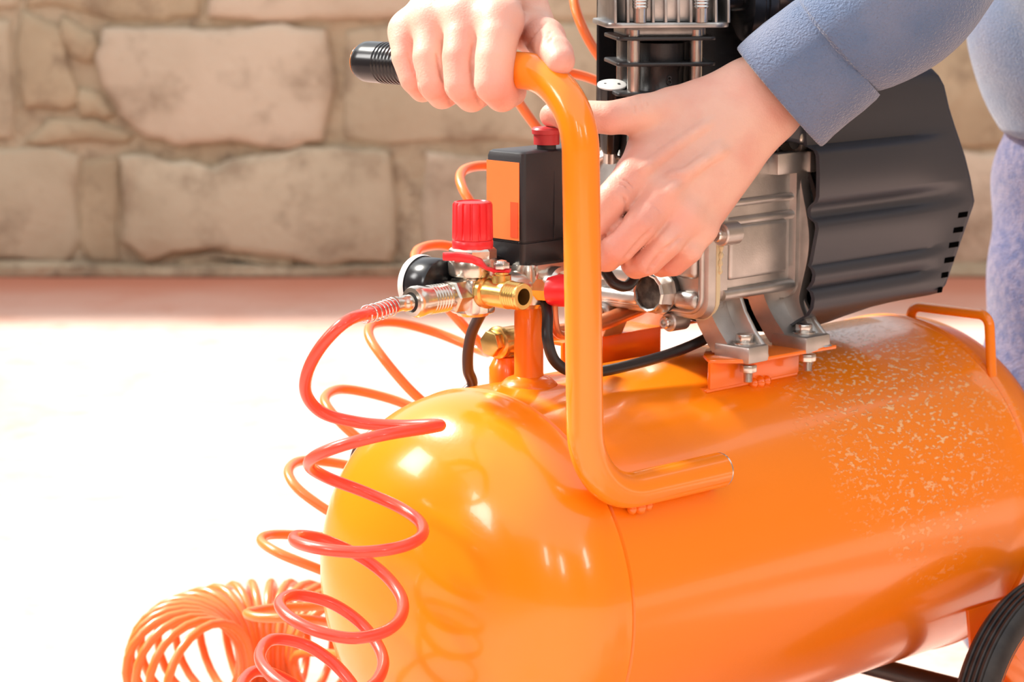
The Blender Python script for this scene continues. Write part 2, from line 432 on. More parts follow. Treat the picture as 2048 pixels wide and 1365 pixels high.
# signed-distance sculpting: a body is grown as one skin over many tapered capsules
class Field:
    def __init__(s, lo, hi, h):
        s.lo = np.array(lo, np.float32); s.h = h
        s.n = np.ceil((np.array(hi) - np.array(lo)) / h).astype(int) + 1
        s.d = np.full(s.n, 1.0, np.float32)
        s.ax = [s.lo[i] + np.arange(s.n[i], dtype=np.float32) * h for i in range(3)]
    def like(s):
        g = Field.__new__(Field)
        g.lo, g.h, g.n, g.ax = s.lo, s.h, s.n, s.ax
        g.d = np.full(s.n, 1.0, np.float32)
        return g
    def _sl(s, lo, hi):
        a = np.clip(np.floor((np.array(lo) - s.lo) / s.h).astype(int), 0, s.n)
        b = np.clip(np.ceil((np.array(hi) - s.lo) / s.h).astype(int) + 1, 0, s.n)
        return tuple(slice(int(x), int(y)) for x, y in zip(a, b))
    def cap(s, a, b, ra, rb, k=0.003, cut=False, squash=None):
        a, b = np.array(a, np.float32), np.array(b, np.float32)
        m = max(ra, rb) + 3 * k + 0.006
        sl = s._sl(np.minimum(a, b) - m, np.maximum(a, b) + m)
        if any(q.stop <= q.start for q in sl): return s
        X = s.ax[0][sl[0]][:, None, None] - a[0]; Y = s.ax[1][sl[1]][None, :, None] - a[1]; Z = s.ax[2][sl[2]][None, None, :] - a[2]
        ba = b - a; bb = float(ba @ ba) + 1e-12
        t = np.clip((X * ba[0] + Y * ba[1] + Z * ba[2]) / bb, 0, 1)
        qx, qy, qz = X - ba[0] * t, Y - ba[1] * t, Z - ba[2] * t
        if squash is not None:                       # flatten along a direction
            n, f = np.array(squash[0], np.float32), squash[1]
            dn = qx * n[0] + qy * n[1] + qz * n[2]
            g = dn * (1.0 / f - 1.0)
            qx, qy, qz = qx + n[0] * g, qy + n[1] * g, qz + n[2] * g
        d = np.sqrt(qx * qx + qy * qy + qz * qz) - (ra + (rb - ra) * t)
        s.mix(sl, d, k, cut)
        return s
    def mix(s, sl, d, k, cut=False):
        o = s.d[sl]
        if cut:
            hh = np.clip(0.5 - 0.5 * (o + d) / k, 0, 1)
            s.d[sl] = o + (-d - o) * hh + k * hh * (1 - hh)
        else:
            hh = np.clip(0.5 + 0.5 * (o - d) / k, 0, 1)
            s.d[sl] = o + (d - o) * hh - k * hh * (1 - hh)
    def union(s, g, k):
        s.mix((slice(None),) * 3, g.d, k)
        return s
    def blur(s, n=1):
        for _ in range(n):
            for ax in range(3):
                a = np.moveaxis(s.d, ax, 0)
                b = a.copy()
                b[1:-1] = 0.25 * a[:-2] + 0.5 * a[1:-1] + 0.25 * a[2:]
                s.d = np.moveaxis(b, 0, ax)
        s.d = np.ascontiguousarray(s.d)
        return s
    def hit(s, o, d, t0, t1, step=0.0006):            # first surface point along a line
        t = np.arange(t0, t1, step)
        q = np.array(o)[None, :] + t[:, None] * np.array(d)[None, :]
        i = np.round((q - s.lo) / s.h).astype(int)
        ok = ((i >= 0) & (i < s.n)).all(1)
        i = np.clip(i, 0, s.n - 1)
        w = np.where(ok & (s.d[i[:, 0], i[:, 1], i[:, 2]] < 0))[0]
        return Vector(q[w[0]]) if len(w) else None
    def groove(s, line, t0, t1, r0, r1, sink=0.0004, k=0.0022, sgn=True):
        # a crease (or with sgn False a raised line) drawn along the skin between measured points
        pts = []
        for (a, b) in zip(line, line[1:]):
            n = max(2, int(math.hypot(b[0] - a[0], b[1] - a[1]) / 6))
            for j in range(n):
                pts.append((a[0] + (b[0] - a[0]) * j / n, a[1] + (b[1] - a[1]) * j / n))
        pts.append(line[-1])
        o = Vector((0, 0, CAM_H)); out = []
        for p in pts:
            d = at(p[0], p[1], 1.0) - o
            h = s.hit(o, d, t0, t1)
            if h is not None: out.append(h + d.normalized() * sink)
        for j in range(len(out) - 1):
            if (out[j + 1] - out[j]).length > 0.012: continue
            t = j / max(1, len(out) - 1)
            r = r0 + (r1 - r0) * min(1.0, t * 3)
            s.cap(out[j], out[j + 1], r, r, k, cut=sgn)
    def chain(s, pts, rs, k=0.003, squash=None):
        for i in range(len(pts) - 1):
            s.cap(pts[i], pts[i + 1], rs[i], rs[i + 1], k, squash=squash)
        return s
    def mesh(s):
        D = s.d; ins = D < 0
        nx, ny, nz = D.shape
        cnt = np.zeros((nx - 1, ny - 1, nz - 1), np.uint8)
        offs = [(i, j, k) for i in (0, 1) for j in (0, 1) for k in (0, 1)]
        for (i, j, k) in offs:
            cnt += ins[i:nx - 1 + i, j:ny - 1 + j, k:nz - 1 + k]
        act = (cnt > 0) & (cnt < 8)
        idx = np.argwhere(act)
        val = np.stack([D[idx[:, 0] + i, idx[:, 1] + j, idx[:, 2] + k] for (i, j, k) in offs], 1)
        O = np.array(offs, np.float32)
        acc = np.zeros((len(idx), 3), np.float32); c = np.zeros(len(idx), np.float32)
        for a in range(8):
            for b in range(a + 1, 8):
                if np.abs(O[a] - O[b]).sum() != 1: continue
                va, vb = val[:, a], val[:, b]
                x = (va < 0) != (vb < 0)
                t = np.where(x, va / np.where(x, va - vb, 1), 0)
                acc += np.where(x[:, None], O[a] + (O[b] - O[a]) * t[:, None], 0); c += x
        vert = s.lo + (idx + acc / c[:, None]) * s.h
        ids = np.full(act.shape, -1, np.int64)
        ids[act] = np.arange(len(idx))
        faces = []
        for ax in range(3):
            o1, o2 = [(1, 2), (2, 0), (0, 1)][ax]
            A = [slice(None)] * 3; B = [slice(None)] * 3
            A[ax] = slice(0, -1); B[ax] = slice(1, None)
            ch = ins[tuple(A)] != ins[tuple(B)]
            e = np.argwhere(ch)
            ok = (e[:, o1] > 0) & (e[:, o2] > 0) & (e[:, o1] < D.shape[o1] - 1) & (e[:, o2] < D.shape[o2] - 1)
            e = e[ok]
            q = []
            for (d1, d2) in ((1, 1), (0, 1), (0, 0), (1, 0)):
                f = e.copy(); f[:, o1] -= d1; f[:, o2] -= d2
                q.append(ids[f[:, 0], f[:, 1], f[:, 2]])
            q = np.stack(q, 1)
            fl = ins[e[:, 0], e[:, 1], e[:, 2]]
            q = np.where(fl[:, None], q, q[:, ::-1])
            faces.append(q[(q >= 0).all(1)])
        return vert, np.concatenate(faces)

def raw_mesh(name, vert, faces, m, parent=None):
    me = bpy.data.meshes.new(name)
    me.vertices.add(len(vert)); me.vertices.foreach_set('co', np.ascontiguousarray(vert, np.float32).ravel())
    me.loops.add(len(faces) * 4); me.loops.foreach_set('vertex_index', np.ascontiguousarray(faces, np.int32).ravel())
    me.polygons.add(len(faces))
    me.polygons.foreach_set('loop_start', np.arange(0, len(faces) * 4, 4, dtype=np.int32))
    me.polygons.foreach_set('use_smooth', np.ones(len(faces), bool))
    me.update(calc_edges=True); me.validate()
    me.materials.append(M[m])
    o = bpy.data.objects.new(name, me)
    COL.objects.link(o); o.parent = parent
    return o

# ================================================================== the setting
WALL_Y = 5.145
fl = MB()
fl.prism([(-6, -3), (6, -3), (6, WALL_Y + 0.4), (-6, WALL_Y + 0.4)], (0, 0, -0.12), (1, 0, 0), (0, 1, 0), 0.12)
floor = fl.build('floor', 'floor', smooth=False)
floor['kind'] = 'structure'; floor['label'] = 'reddish concrete floor in front of the block wall'

wb = MB()
wb.prism([(-6, 0), (6, 0), (6, 1.06), (-6, 1.06)], (0, WALL_Y + 0.34, 0), (1, 0, 0), (0, 0, 1), 0.326)
wall = wb.build('wall_back', 'mortar', smooth=False)
wall['kind'] = 'structure'; wall['label'] = 'old wall of pale concrete blocks in grey mortar'

def wpx(px, py):
    o, d = Vector((0, 0, CAM_H)), at(px, py, 1.0) - Vector((0, 0, CAM_H))
    q = o + d * (WALL_Y / d.y)
    return q.x, q.z
def block(poly, m='block', depth=0.010, px=True, name='block', rough=0.009, seed=0, bev=0.012):
    pts = [wpx(*p) for p in poly] if px else poly
    if px:
        gx = sum(p[0] for p in pts) / len(pts); gz = sum(p[1] for p in pts) / len(pts)
        pts = [(x + 0.005 * (1 if x > gx else -1), z + 0.005 * (1 if z > gz else -1)) for x, z in pts]
    # subdivide the outline and roughen it
    out = []
    for i in range(len(pts)):
        a, b = Vector(pts[i]), Vector(pts[(i + 1) % len(pts)])
        n = max(1, int((b - a).length / 0.022))
        for k in range(n):
            q = a.lerp(b, k / n)
            nn = noise.noise_vector(Vector((q.x * 9 + seed, q.y * 9, seed * 3.1))) * 1.4 + noise.noise_vector(Vector((q.x * 30, q.y * 30 + seed, 2.7))) * 0.7
            out.append((q.x + nn.x * rough, q.y + nn.y * rough))
    cx = sum(p[0] for p in out) / len(out); cy = sum(p[1] for p in out) / len(out)
    front = WALL_Y + 0.012 - depth * (0.75 + 0.5 * random.random())
    vs, fs, n = [], [], len(out)
    for (sc, y) in ((0.0, WALL_Y + 0.05), (0.0, front + bev), (bev * 0.6, front + bev * 0.30), (bev * 1.9, front)):
        for x, z in out:
            d = Vector((cx - x, cy - z)); l = max(d.length, 1e-6)
            vs.append(Vector((x + d.x / l * sc, y, z + d.y / l * sc)))
    for i in range(3):
        for k in range(n):
            k2 = (k + 1) % n
            fs.append([i * n + k, i * n + k2, (i + 1) * n + k2, (i + 1) * n + k])
    fs.append([3 * n + k for k in range(n)])
    o = link(name, vs, fs, m, wall, smooth=True, sharp=60)
    return o
# upper course in view
block([(-420, -180), (28, -178), (30, 2), (-420, 4)], 'block', seed=1)
block([(50, -178), (395, -180), (400, 30), (330, 42), (60, 10)], 'rubble', seed=2, depth=0.012)
block([(420, -180), (1010, -178), (1012, 33), (425, 30)], 'block2', seed=3, depth=0.022)
block([(1030, -180), (1620, -178), (1625, 42), (1032, 36)], 'block', seed=4)
block([(1650, -180), (2240, -180), (2240, 40), (1652, 44)], 'block2', seed=5)
# middle course: two loose rubble stones, then the big chipped block
block([(-420, 44), (12, 40), (22, 130), (24, 274), (-420, 280)], 'block', seed=6)
block([(42, 24), (112, 62), (134, 128), (154, 168), (146, 200), (118, 214), (58, 214), (44, 150), (36, 90)], 'rubble', seed=7, depth=0.02)
block([(130, 40), (190, 70), (196, 92), (176, 128), (148, 112), (122, 70)], 'rubble', seed=8, depth=0.02)
block([(164, 186), (206, 190), (228, 224), (200, 236), (160, 226), (150, 208)], 'rubble', seed=9, depth=0.02)
block([(104, 240), (190, 244), (262, 272), (250, 284), (46, 282)], 'rubble', seed=10, depth=0.012)
block([(212, 66), (300, 60), (440, 58), (640, 62), (652, 120), (648, 280), (520, 286), (350, 284), (300, 268), (240, 224), (206, 174), (196, 120)], 'block2', seed=11, depth=0.032)
block([(688, 60), (1240, 56), (1245, 284), (690, 282)], 'block', seed=12)
block([(1270, 58), (1805, 60), (1808, 284), (1272, 284)], 'block2', seed=13)
block([(1836, 58), (2420, 58), (2420, 286), (1838, 288)], 'rubble', seed=14)
# lowest course
block([(-420, 302), (110, 300), (156, 318), (140, 400), (150, 470), (128, 520), (-420, 524)], 'block', seed=15, depth=0.012)
block([(170, 318), (230, 314), (234, 520), (190, 524), (160, 480), (152, 420)], 'rubble', seed=16, depth=0.006)
block([(246, 312), (300, 312), (350, 328), (420, 332), (500, 314), (640, 306), (780, 304), (782, 420), (776, 522), (640, 526), (600, 512), (520, 500), (440, 496), (360, 510), (290, 524), (250, 480)], 'block', seed=17, depth=0.024)
block([(364, 518), (440, 504), (520, 508), (590, 518), (580, 530), (360, 530)], 'rubble', seed=18, depth=0.01)
block([(848, 310), (1400, 306), (1402, 522), (852, 524)], 'block2', seed=19)
block([(1428, 306), (1830, 308), (1832, 524), (1430, 524)], 'block', seed=20)
block([(1856, 304), (2440, 306), (2440, 526), (1858, 526)], 'block2', seed=21)
# courses outside the photograph
for ci, (z0, z1) in enumerate(((0.03, 0.255), (0.275, 0.50), (0.52, 0.75), (0.77, 1.0))):
    x = -2.95 + (ci % 2) * 0.3
    while x < 2.4:
        x1 = x + 0.56 + 0.04 * random.random()
        inside = z0 < 0.70 and x1 > -1.42 and x < 1.42
        if not inside:
            block([(x, z0), (x1, z0), (x1, z1), (x, z1)], random.choice(['block', 'block2', 'rubble']), px=False, seed=30 + ci + x)
        x = x1 + 0.022
# window sill on top of the low back wall
sl = MB().prism([(-6, WALL_Y - 0.03), (6, WALL_Y - 0.03), (6, WALL_Y + 0.36), (-6, WALL_Y + 0.36)], (0, 0, 1.06), (1, 0, 0), (0, 1, 0), 0.04, 0.006).build('trim_2', 'mortar')
sl['kind'] = 'structure'; sl['label'] = 'mortar sill along the top of the low block wall'
# the other walls of the room, with window openings
def holed_wall(name, axis, pos, a0, a1, h, holes, label):
    xs = sorted({a0, a1} | {q for hh in holes for q in hh[:2]}); zs = sorted({0.0, h} | {q for hh in holes for q in hh[2:]})
    mb = MB()
    for i in range(len(xs) - 1):
        for j in range(len(zs) - 1):
            cx, cz = (xs[i] + xs[i + 1]) / 2, (zs[j] + zs[j + 1]) / 2
            if any(hh[0] < cx < hh[1] and hh[2] < cz < hh[3] for hh in holes): continue
            p = [(xs[i], zs[j]), (xs[i + 1], zs[j]), (xs[i + 1], zs[j + 1]), (xs[i], zs[j + 1])]
            if axis == 'x': mb.prism(p, (pos, 0, 0), (0, 1, 0), (0, 0, 1), 0.15 if pos > 0 else -0.15)
            else: mb.prism(p, (0, pos, 0), (1, 0, 0), (0, 0, 1), 0.15)
    o = mb.build(name, 'plaster', smooth=False)
    o['kind'] = 'structure'; o['label'] = label
    return o
def hole(i, ax):
    c, d, w, h = WINDOWS[i]
    q = c[1] if ax == 'x' else c[0]
    return (q - w / 2, q + w / 2, c[2] - h / 2, c[2] + h / 2)
wl_ = holed_wall('wall_left', 'x', -3.0, -3.0, WALL_Y + 0.014, 2.5, [hole(0, 'x'), hole(1, 'x')], 'plain wall with two windows left of the picture')
wf_ = holed_wall('wall_front', 'y', -3.0, -3.0, 3.0, 2.7, [hole(2, 'y'), hole(3, 'y')], 'plain wall with two narrow windows behind the viewer')
wr_ = holed_wall('wall_right', 'x', 3.0, -3.0, WALL_Y + 0.014, 2.7, [hole(4, 'x')], 'plain wall with one window right of the picture')
for i, (c, d, w, h) in enumerate(WINDOWS):
    c = Vector(c); d = Vector(d); sx = Vector((0, 0, 1)).cross(d)
    fr = MB()
    for (du, dz, lw, lh) in ((0, h / 2, w, 0.05), (0, -h / 2, w, 0.05), (w / 2, 0, 0.05, h), (-w / 2, 0, 0.05, h)):
        fr.box(c + sx * du + Vector((0, 0, dz)), (lw + 0.04, lh, 0.10), sx, (0, 0, 1))
    o = fr.build('window_%d' % (i + 1), 'white_plastic', smooth=False)
    o['kind'] = 'structure'; o['label'] = 'window frame of the room'

# strip of crumbling mortar along the foot of the wall
st = MB()
prof = []
nseg = 160
for j, (dy, z) in enumerate(((0.0, -0.01), (-0.018, 0.004), (-0.016, 0.018), (0.0, 0.026))):
    for i in range(nseg + 1):
        x = -6 + 12 * i / nseg
        k = noise.noise(Vector((x * 6, j * 3.0, 1.7)))
        prof.append((x, WALL_Y + dy * (1 + 0.6 * k), z * (1 + 0.5 * k)))
fs = [[j * (nseg + 1) + i, j * (nseg + 1) + i + 1, (j + 1) * (nseg + 1) + i + 1, (j + 1) * (nseg + 1) + i] for j in range(3) for i in range(nseg)]
st.add(prof, fs)
o = st.build('trim_1', 'mortar')
o['kind'] = 'structure'; o['label'] = 'crumbled grey mortar strip along the foot of the wall'

# ================================================================== the air compressor
comp = thing('air_compressor', 'orange wheeled air compressor with black motor cover and silver pump, both hands on it', 'air compressor', TC, PHI)
ea, eb, ew = Vector((1, 0, 0)), Vector((0, -1, 0)), Vector((0, 0, 1))   # along u, v, w in the compressor's own space

# ---- tank
pr = []
for i in range(25):
    s = math.cos(math.pi / 2 * i / 24)
    pr.append((R * max(0.0, 1 - s ** 2.3) ** (1 / 2.3), -DOME * s))
pr = pr[:-1] + [(R + 0.0004, -0.002), (R + 0.0010, 0.0), (R - 0.0016, 0.0010), (R - 0.0016, 0.0034), (R, 0.0046)]
pr += [(R, 0.1), (R, 0.2), (R, 0.3), (R, LT - 0.03), (R, LT - 0.008), (R + 0.001, LT - 0.006), (R - 0.001, LT - 0.002), (R + 0.0012, LT), (R + 0.0012, LT + 0.004)]
for i in range(1, 19):
    s = math.sin(math.pi / 2 * i / 18)
    pr.append((R * max(0.0, 1 - s ** 2.3) ** (1 / 2.3), LT + 0.004 + DOME * s))
tank = MB().lathe(pr, P(0, 0, 0), ea, seg=160, cap=False).build('tank', 'tank', comp, sharp=50)
# front stand under the dome end
fb = MB().prism([(-0.09, 0), (0.09, 0), (0.07, 0.125), (-0.07, 0.125)], P(0.05, -0.0, -AX + 0.018), -eb, ew, 0.003, 0.0008)
leg = fb.build('stand_plate', 'orange_plain', comp)
for sv in (-0.075, 0.075):
    MB().lathe([(0.0, 0), (0.018, 0), (0.017, 0.016), (0.009, 0.02), (0, 0.02)], P(0.052, sv, -AX), ew, 24).build('rubber_foot', 'rubber', leg)

# ---- front handle bar
RT = 0.0123
wl = 0.0875
path = fillet([P(0.106, 0.1258, wl), P(-0.0285, 0.1258, wl), P(-0.0365, 0.1258, 0.370), P(-0.035, -0.086, 0.369)], [0.050, 0.050], 18)
handle = MB().tube(path, RT, 28).build('handle_bar', 'orange', comp)
MB().lathe([(0.0, 0), (RT * 0.98, 0), (RT * 1.0, 0.0012), (RT * 0.86, 0.0018), (0, 0.0018)], P(0.106, 0.1258, wl), ea, 28).build('tube_end', 'steel', handle)
# rubber grip with ribs and a domed end
gp = [(0, 0), (0.0085, 0.0006), (0.0125, 0.003), (0.0142, 0.007), (0.0145, 0.012), (0.0145, 0.026)]
h = 0.026
for k in range(7):
    gp += [(0.0136, h + 0.0008), (0.0136, h + 0.0016), (0.0146, h + 0.0022), (0.0146, h + 0.0034)]
    h += 0.0036
gp += [(0.0145, 0.12), (0.0128, 0.122), (0.0122, 0.122)]
MB().lathe(gp, P(-0.035, -0.0885, 0.369), P(0, 1, 0) - P(0, 0, 0), 40, cap=False).build('rubber_grip', 'black_gloss', handle)
# weld blobs under the handle
wm = MB()
for (du, s) in ((0.022, 0.004), (0.03, 0.0052), (0.038, 0.004)):
    wm.lathe([(0, -s), (s * 0.8, -s * 0.5), (s, 0), (s * 0.8, s * 0.5), (0, s)], P(du - 0.005, 0.1258 - 0.0005, wl - RT - 0.0008), ea, 10)
wm.build('weld_bead', 'orange_plain', handle)

# ---- rear carry loop
MB().tube(fillet([P(0.485, 0.004, 0.132), P(0.480, 0.012, 0.150), P(0.476, 0.090, 0.1515), P(0.476, 0.0945, 0.10)], [0.012, 0.010], 10), 0.0042, 14).build('carry_loop', 'orange', comp)

# ---- wheels and axle
def wheel(v0, side):
    o = P(0.445, v0, 0.107 - AX); d = eb * side
    w = thing_part('wheel', o)
    rt = 0.107
    pf = [(0.086, 0.001), (0.094, 0.0), (0.102, 0.002), (0.1055, 0.006)]
    z = 0.006
    for k in range(4):
        pf += [(0.1065, z + 0.0008), (0.107, z + 0.003), (0.1065, z + 0.0040), (0.1050, z + 0.0044), (0.1050, z + 0.0050)]
        z += 0.0050
    pf += [(0.1055, 0.026), (0.102, 0.030), (0.094, 0.032), (0.086, 0.031)]
    MB().lathe(pf, o, d, 72, cap=False).build('tyre', 'rubber', w)
    rp = [(0.080, 0.004), (0.088, 0.0005), (0.0905, 0.002), (0.0905, 0.030), (0.088, 0.0315), (0.083, 0.027), (0.080, 0.022), (0.080, 0.004)]
    rim = MB().lathe(rp, o, d, 72, cap=False).build('rim', 'orange_plain', w)
    hb = MB().lathe([(0, 0.002), (0.022, 0.002), (0.022, 0.028), (0.017, 0.033), (0.01, 0.033), (0.01, 0.036), (0, 0.036)], o, d, 32).build('hub', 'orange_plain', w)
    MB().lathe([(0.02, 0.013), (0.081, 0.013), (0.081, 0.016), (0.02, 0.016)], o, d, 64, cap=False).build('web_disc', 'orange_plain', w)
    for k in range(6):
        a = k * math.pi / 3 + 0.3
        r1 = ea * math.cos(a) + ew * math.sin(a)
        t1 = -ea * math.sin(a) + ew * math.cos(a)
        MB().prism([(0.019, -0.007), (0.081, -0.010), (0.081, 0.010), (0.019, 0.007)], o + d * 0.014, r1, t1, 0.009 * (1 if r1.cross(t1).dot(d) > 0 else -1), 0.0012).build('spoke', 'orange_plain', w)
    return w
def thing_part(name, o):
    e = bpy.data.objects.new(name, None); e.empty_display_size = 0.03
    COL.objects.link(e); e.parent = comp
    return e
wheel(0.156, 1)
wheel(-0.156, -1)
MB().tube([P(0.445, -0.185, 0.107 - AX), P(0.445, 0.185, 0.107 - AX)], 0.0085, 18).build('axle', 'black_cast', comp)
for sv in (-0.12, 0.12):
    MB().prism([(-0.03, 0.0), (0.03, 0.0), (0.016, -0.075), (-0.016, -0.075)], P(0.445, sv - 0.0015, -0.075), ea, ew, 0.003, 0.0006).build('axle_bracket', 'orange_plain', comp)

# ---- pump brackets welded to the tank
def bracket(sgn):
    b = thing_part('pump_bracket', None)
    v0 = 0.062 * sgn
    # web, bottom flange and top plate as folded sheet
    if sgn > 0:
        MB().prism([(0.1655, 0.1285), (0.267, 0.1285), (0.267, 0.1485), (0.1655, 0.1485)], P(0, v0, 0), ea, ew, 0.003, 0.0006).build('web', 'orange_plain', b)
        MB().prism([(0.1655, 0.0635), (0.180, 0.045), (0.200, 0.030), (0.283, 0.030), (0.283, 0.088), (0.188, 0.0835)], P(0, 0, 0.1475), ea, eb, -0.003, 0.0008).build('top_plate', 'orange_plain', b)
        MB().prism([(0.163, 0.036), (0.163, 0.064), (0.267, 0.064), (0.267, 0.036)], P(0, 0, 0.1262), ea, eb, -0.003, 0.0006).build('foot_flange', 'orange_plain', b)
        for (uu, s) in ((0.214, 0.0045), (0.221, 0.0055), (0.229, 0.0045)):
            MB().lathe([(0, -s), (s * 0.8, -s * 0.5), (s, 0), (s * 0.8, s * 0.5), (0, s)], P(uu, 0.0645, 0.1268), ea, 10).build('weld_bead', 'orange_plain', b)
    else:
        MB().prism([(0.139, 0.124), (0.249, 0.124), (0.249, 0.1515), (0.139, 0.1515)], P(0, v0, 0), ea, ew, 0.003, 0.0008).build('web', 'orange_plain', b)
        MB().prism([(0.139, -0.061), (0.139, -0.098), (0.30, -0.098), (0.30, -0.061)], P(0, 0, 0.1485), ea, eb, -0.003, 0.0008).build('top_plate', 'orange_plain', b)
    return b
bracket(1); bracket(-1)

# ---- crankcase
pump = thing_part('pump_body', None)
UC = 0.178
# front half: cover casting facing the handle
def rrect(x0, x1, y0, y1, r, n=5):
    out = []
    for (cx, cy, a0) in ((x1 - r, y1 - r, 0), (x0 + r, y1 - r, 90), (x0 + r, y0 + r, 180), (x1 - r, y0 + r, 270)):
        for k in range(n + 1):
            a = math.radians(a0 + 90 * k / n)
            out.append((cx + r * math.cos(a), cy + r * math.sin(a)))
    return out
case = MB()
# main case side profile lofted along u: rounded box, stepped
def ring_uw(u, v1, w0, w1, r, n=6):
    return [P(u, x, y) for x, y in rrect(-v1, v1, w0, w1, r, n)]
case.loft([ring_uw(UC + 0.002, 0.060, 0.186, 0.298, 0.014), ring_uw(UC + 0.010, 0.0605, 0.186, 0.299, 0.014), ring_uw(UC + 0.012, 0.058, 0.188, 0.297, 0.012),
           ring_uw(0.262, 0.057, 0.190, 0.297, 0.012), ring_uw(0.264, 0.062, 0.184, 0.303, 0.014), ring_uw(0.280, 0.063, 0.183, 0.304, 0.014)])
crank = case.build('crankcase', 'alu', pump, sharp=45)
# raised panel and ribs on the visible side
MB().box(P(0.222, 0.0585, 0.226), (0.066, 0.040, 0.008), ea, ew, 0.003, 3).build('side_panel', 'alu', pump)
MB().tube([P(UC + 0.006, 0.0585, 0.1955), P(0.264, 0.0585, 0.1955)], 0.0042, 14).build('rib', 'alu', pump)
MB().tube([P(UC + 0.006, 0.0575, 0.2485), P(0.264, 0.0575, 0.2485)], 0.0036, 14).build('rib', 'alu', pump)
MB().tube([P(UC + 0.006, 0.0575, 0.262), P(0.264, 0.0575, 0.262)], 0.0030, 14).build('rib', 'alu', pump)
# end flange against the motor, wavy edge
fpoly = []
for i in range(41):
    t = i / 40
    w = 0.150 + (0.309 - 0.150) * t
    bulge = 0.0665 + 0.005 * math.sin((w - 0.20) * 55) + (0.024 * max(0, (0.185 - w) / 0.035) ** 1.3 if w < 0.185 else 0)
    fpoly.append((bulge, w))
fpoly += [(-0.066, 0.309), (-0.066, 0.184), (0.02, 0.178), (0.04, 0.172)]
MB().prism(fpoly, P(0.268, 0, 0), eb, ew, -0.010, 0.0016).build('motor_flange', 'alu', pump)
# upper lug with a hole seen past the wrist
MB().prism([(0.236, 0.292), (0.276, 0.290), (0.274, 0.305), (0.262, 0.330), (0.246, 0.332), (0.236, 0.318)], P(0, 0.046, 0), ea, ew, -0.016, 0.002).build('lug', 'alu', pump)
MB().lathe([(0, 0), (0.0068, 0), (0.0068, 0.0006), (0, 0.0006)], P(0.2600, 0.0622, 0.3045), eb, 24).build('lug_bore', 'gasket', pump)
MB().box(P(0.258, 0.060, 0.288), (0.042, 0.016, 0.012), ea, ew, 0.0015).build('clamp_block', 'alu', pump)
MB().box(P(0.276, 0.064, 0.288), (0.010, 0.016, 0.010), ea, ew, 0.0015).build('clamp_ear', 'alu', pump)
# cover plate in front with gasket
cov = thing_part('case_cover', None); cov.name = 'case_cover'
MB().loft([ring_uw(UC - 0.010, 0.056, 0.181, 0.294, 0.013), ring_uw(UC - 0.0085, 0.0585, 0.1785, 0.2965, 0.0145), ring_uw(UC - 0.002, 0.060, 0.177, 0.298, 0.015)]).build('cover_plate', 'alu', cov)
MB().loft([ring_uw(UC - 0.0021, 0.0605, 0.1765, 0.2985, 0.015), ring_uw(UC + 0.0021, 0.0605, 0.1785, 0.2985, 0.015)]).build('gasket', 'sealant', cov)
# raised rim along the edge and relief on the cover
rimp = [P(UC - 0.0105, x, y) for x, y in rrect(-0.0535, 0.0535, 0.1835, 0.2915, 0.012, 6)]
MB().tube(rimp + [rimp[0]], 0.0022, 10, cap=False).build('cover_rim', 'alu', cov)
MB().box(P(UC - 0.011, 0.041, 0.232), (0.020, 0.048, 0.010), eb, ew, 0.0045, 3).build('cover_relief', 'alu', cov)
MB().box(P(UC - 0.011, 0.040, 0.1915), (0.022, 0.013, 0.010), eb, ew, 0.0045, 3).build('cover_relief', 'alu', cov)
MB().box(P(UC - 0.0105, -0.030, 0.205), (0.046, 0.014, 0.010), eb, ew, 0.0045, 3).build('cover_relief', 'alu', cov)
MB().box(P(UC - 0.0105, -0.030, 0.188), (0.046, 0.010, 0.008), eb, ew, 0.0035, 3).build('cover_relief', 'alu', cov)
# drips of sealant on the joint
MB().tube(spline([P(UC + 0.001, 0.0608, 0.240), P(UC + 0.002, 0.0612, 0.230), P(UC + 0.0012, 0.0612, 0.221), P(UC + 0.0016, 0.0606, 0.212)], 5), [0.0014 + 0.0007 * math.sin(i * 1.9) for i in range(16)], 8).build('sealant_drip', 'sealant', cov)
# socket-head bolts in their bosses
def cap_bolt(o, d, parent, r=0.0052, boss=0.0085, bl=0.016):
    d = Vector(d).normalized()
    b = MB().lathe([(0, -bl), (boss, -bl), (boss, 0.0), (boss - 0.001, 0.001), (0, 0.001)], o, d, 24).build('bolt_boss', 'alu', parent)
    MB().lathe([(r, 0.0), (r, 0.005), (r - 0.0008, 0.0060), (r * 0.55, 0.0060), (r * 0.5, 0.003), (0, 0.003)], o, d, 24, cap=False).build('cap_bolt', 'steel', parent)
cap_bolt(P(UC - 0.011, 0.0715, 0.2430), -ea, cov)
cap_bolt(P(UC - 0.011, 0.0225, 0.1735), -ea, cov, r=0.0046, boss=0.0072)
cap_bolt(P(UC - 0.011, -0.045, 0.1735), -ea, cov, r=0.0046, boss=0.0072)
# oil sight glass
sg = thing_part('oil_sight_glass', None)
go = P(UC - 0.010, 0.0165, 0.1965)
MB().lathe([(0.0165, 0.0), (0.0165, 0.003), (0.0155, 0.004), (0, 0.004)], go, -ea, 40).build('seal_ring', 'gasket', sg)
MB().prism(hexp(0.0170), go - ea * 0.003, eb, ew, 0.0001).build('seat', 'steel', sg)
MB().lathe([(0.0155, 0.0), (0.0168, 0.002), (0.0168, 0.006), (0.0155, 0.009), (0.0148, 0.014), (0.0138, 0.0155), (0.0125, 0.015), (0.012, 0.009)], go - ea * 0.003, -ea, 12, cap=False).build('hex_collar', 'steel', sg, sharp=25)
MB().lathe([(0, 0.0135), (0.0118, 0.0132), (0.0124, 0.0120), (0.0124, 0.006)], go - ea * 0.003, -ea, 40, cap=False).build('lens', 'glass', sg)

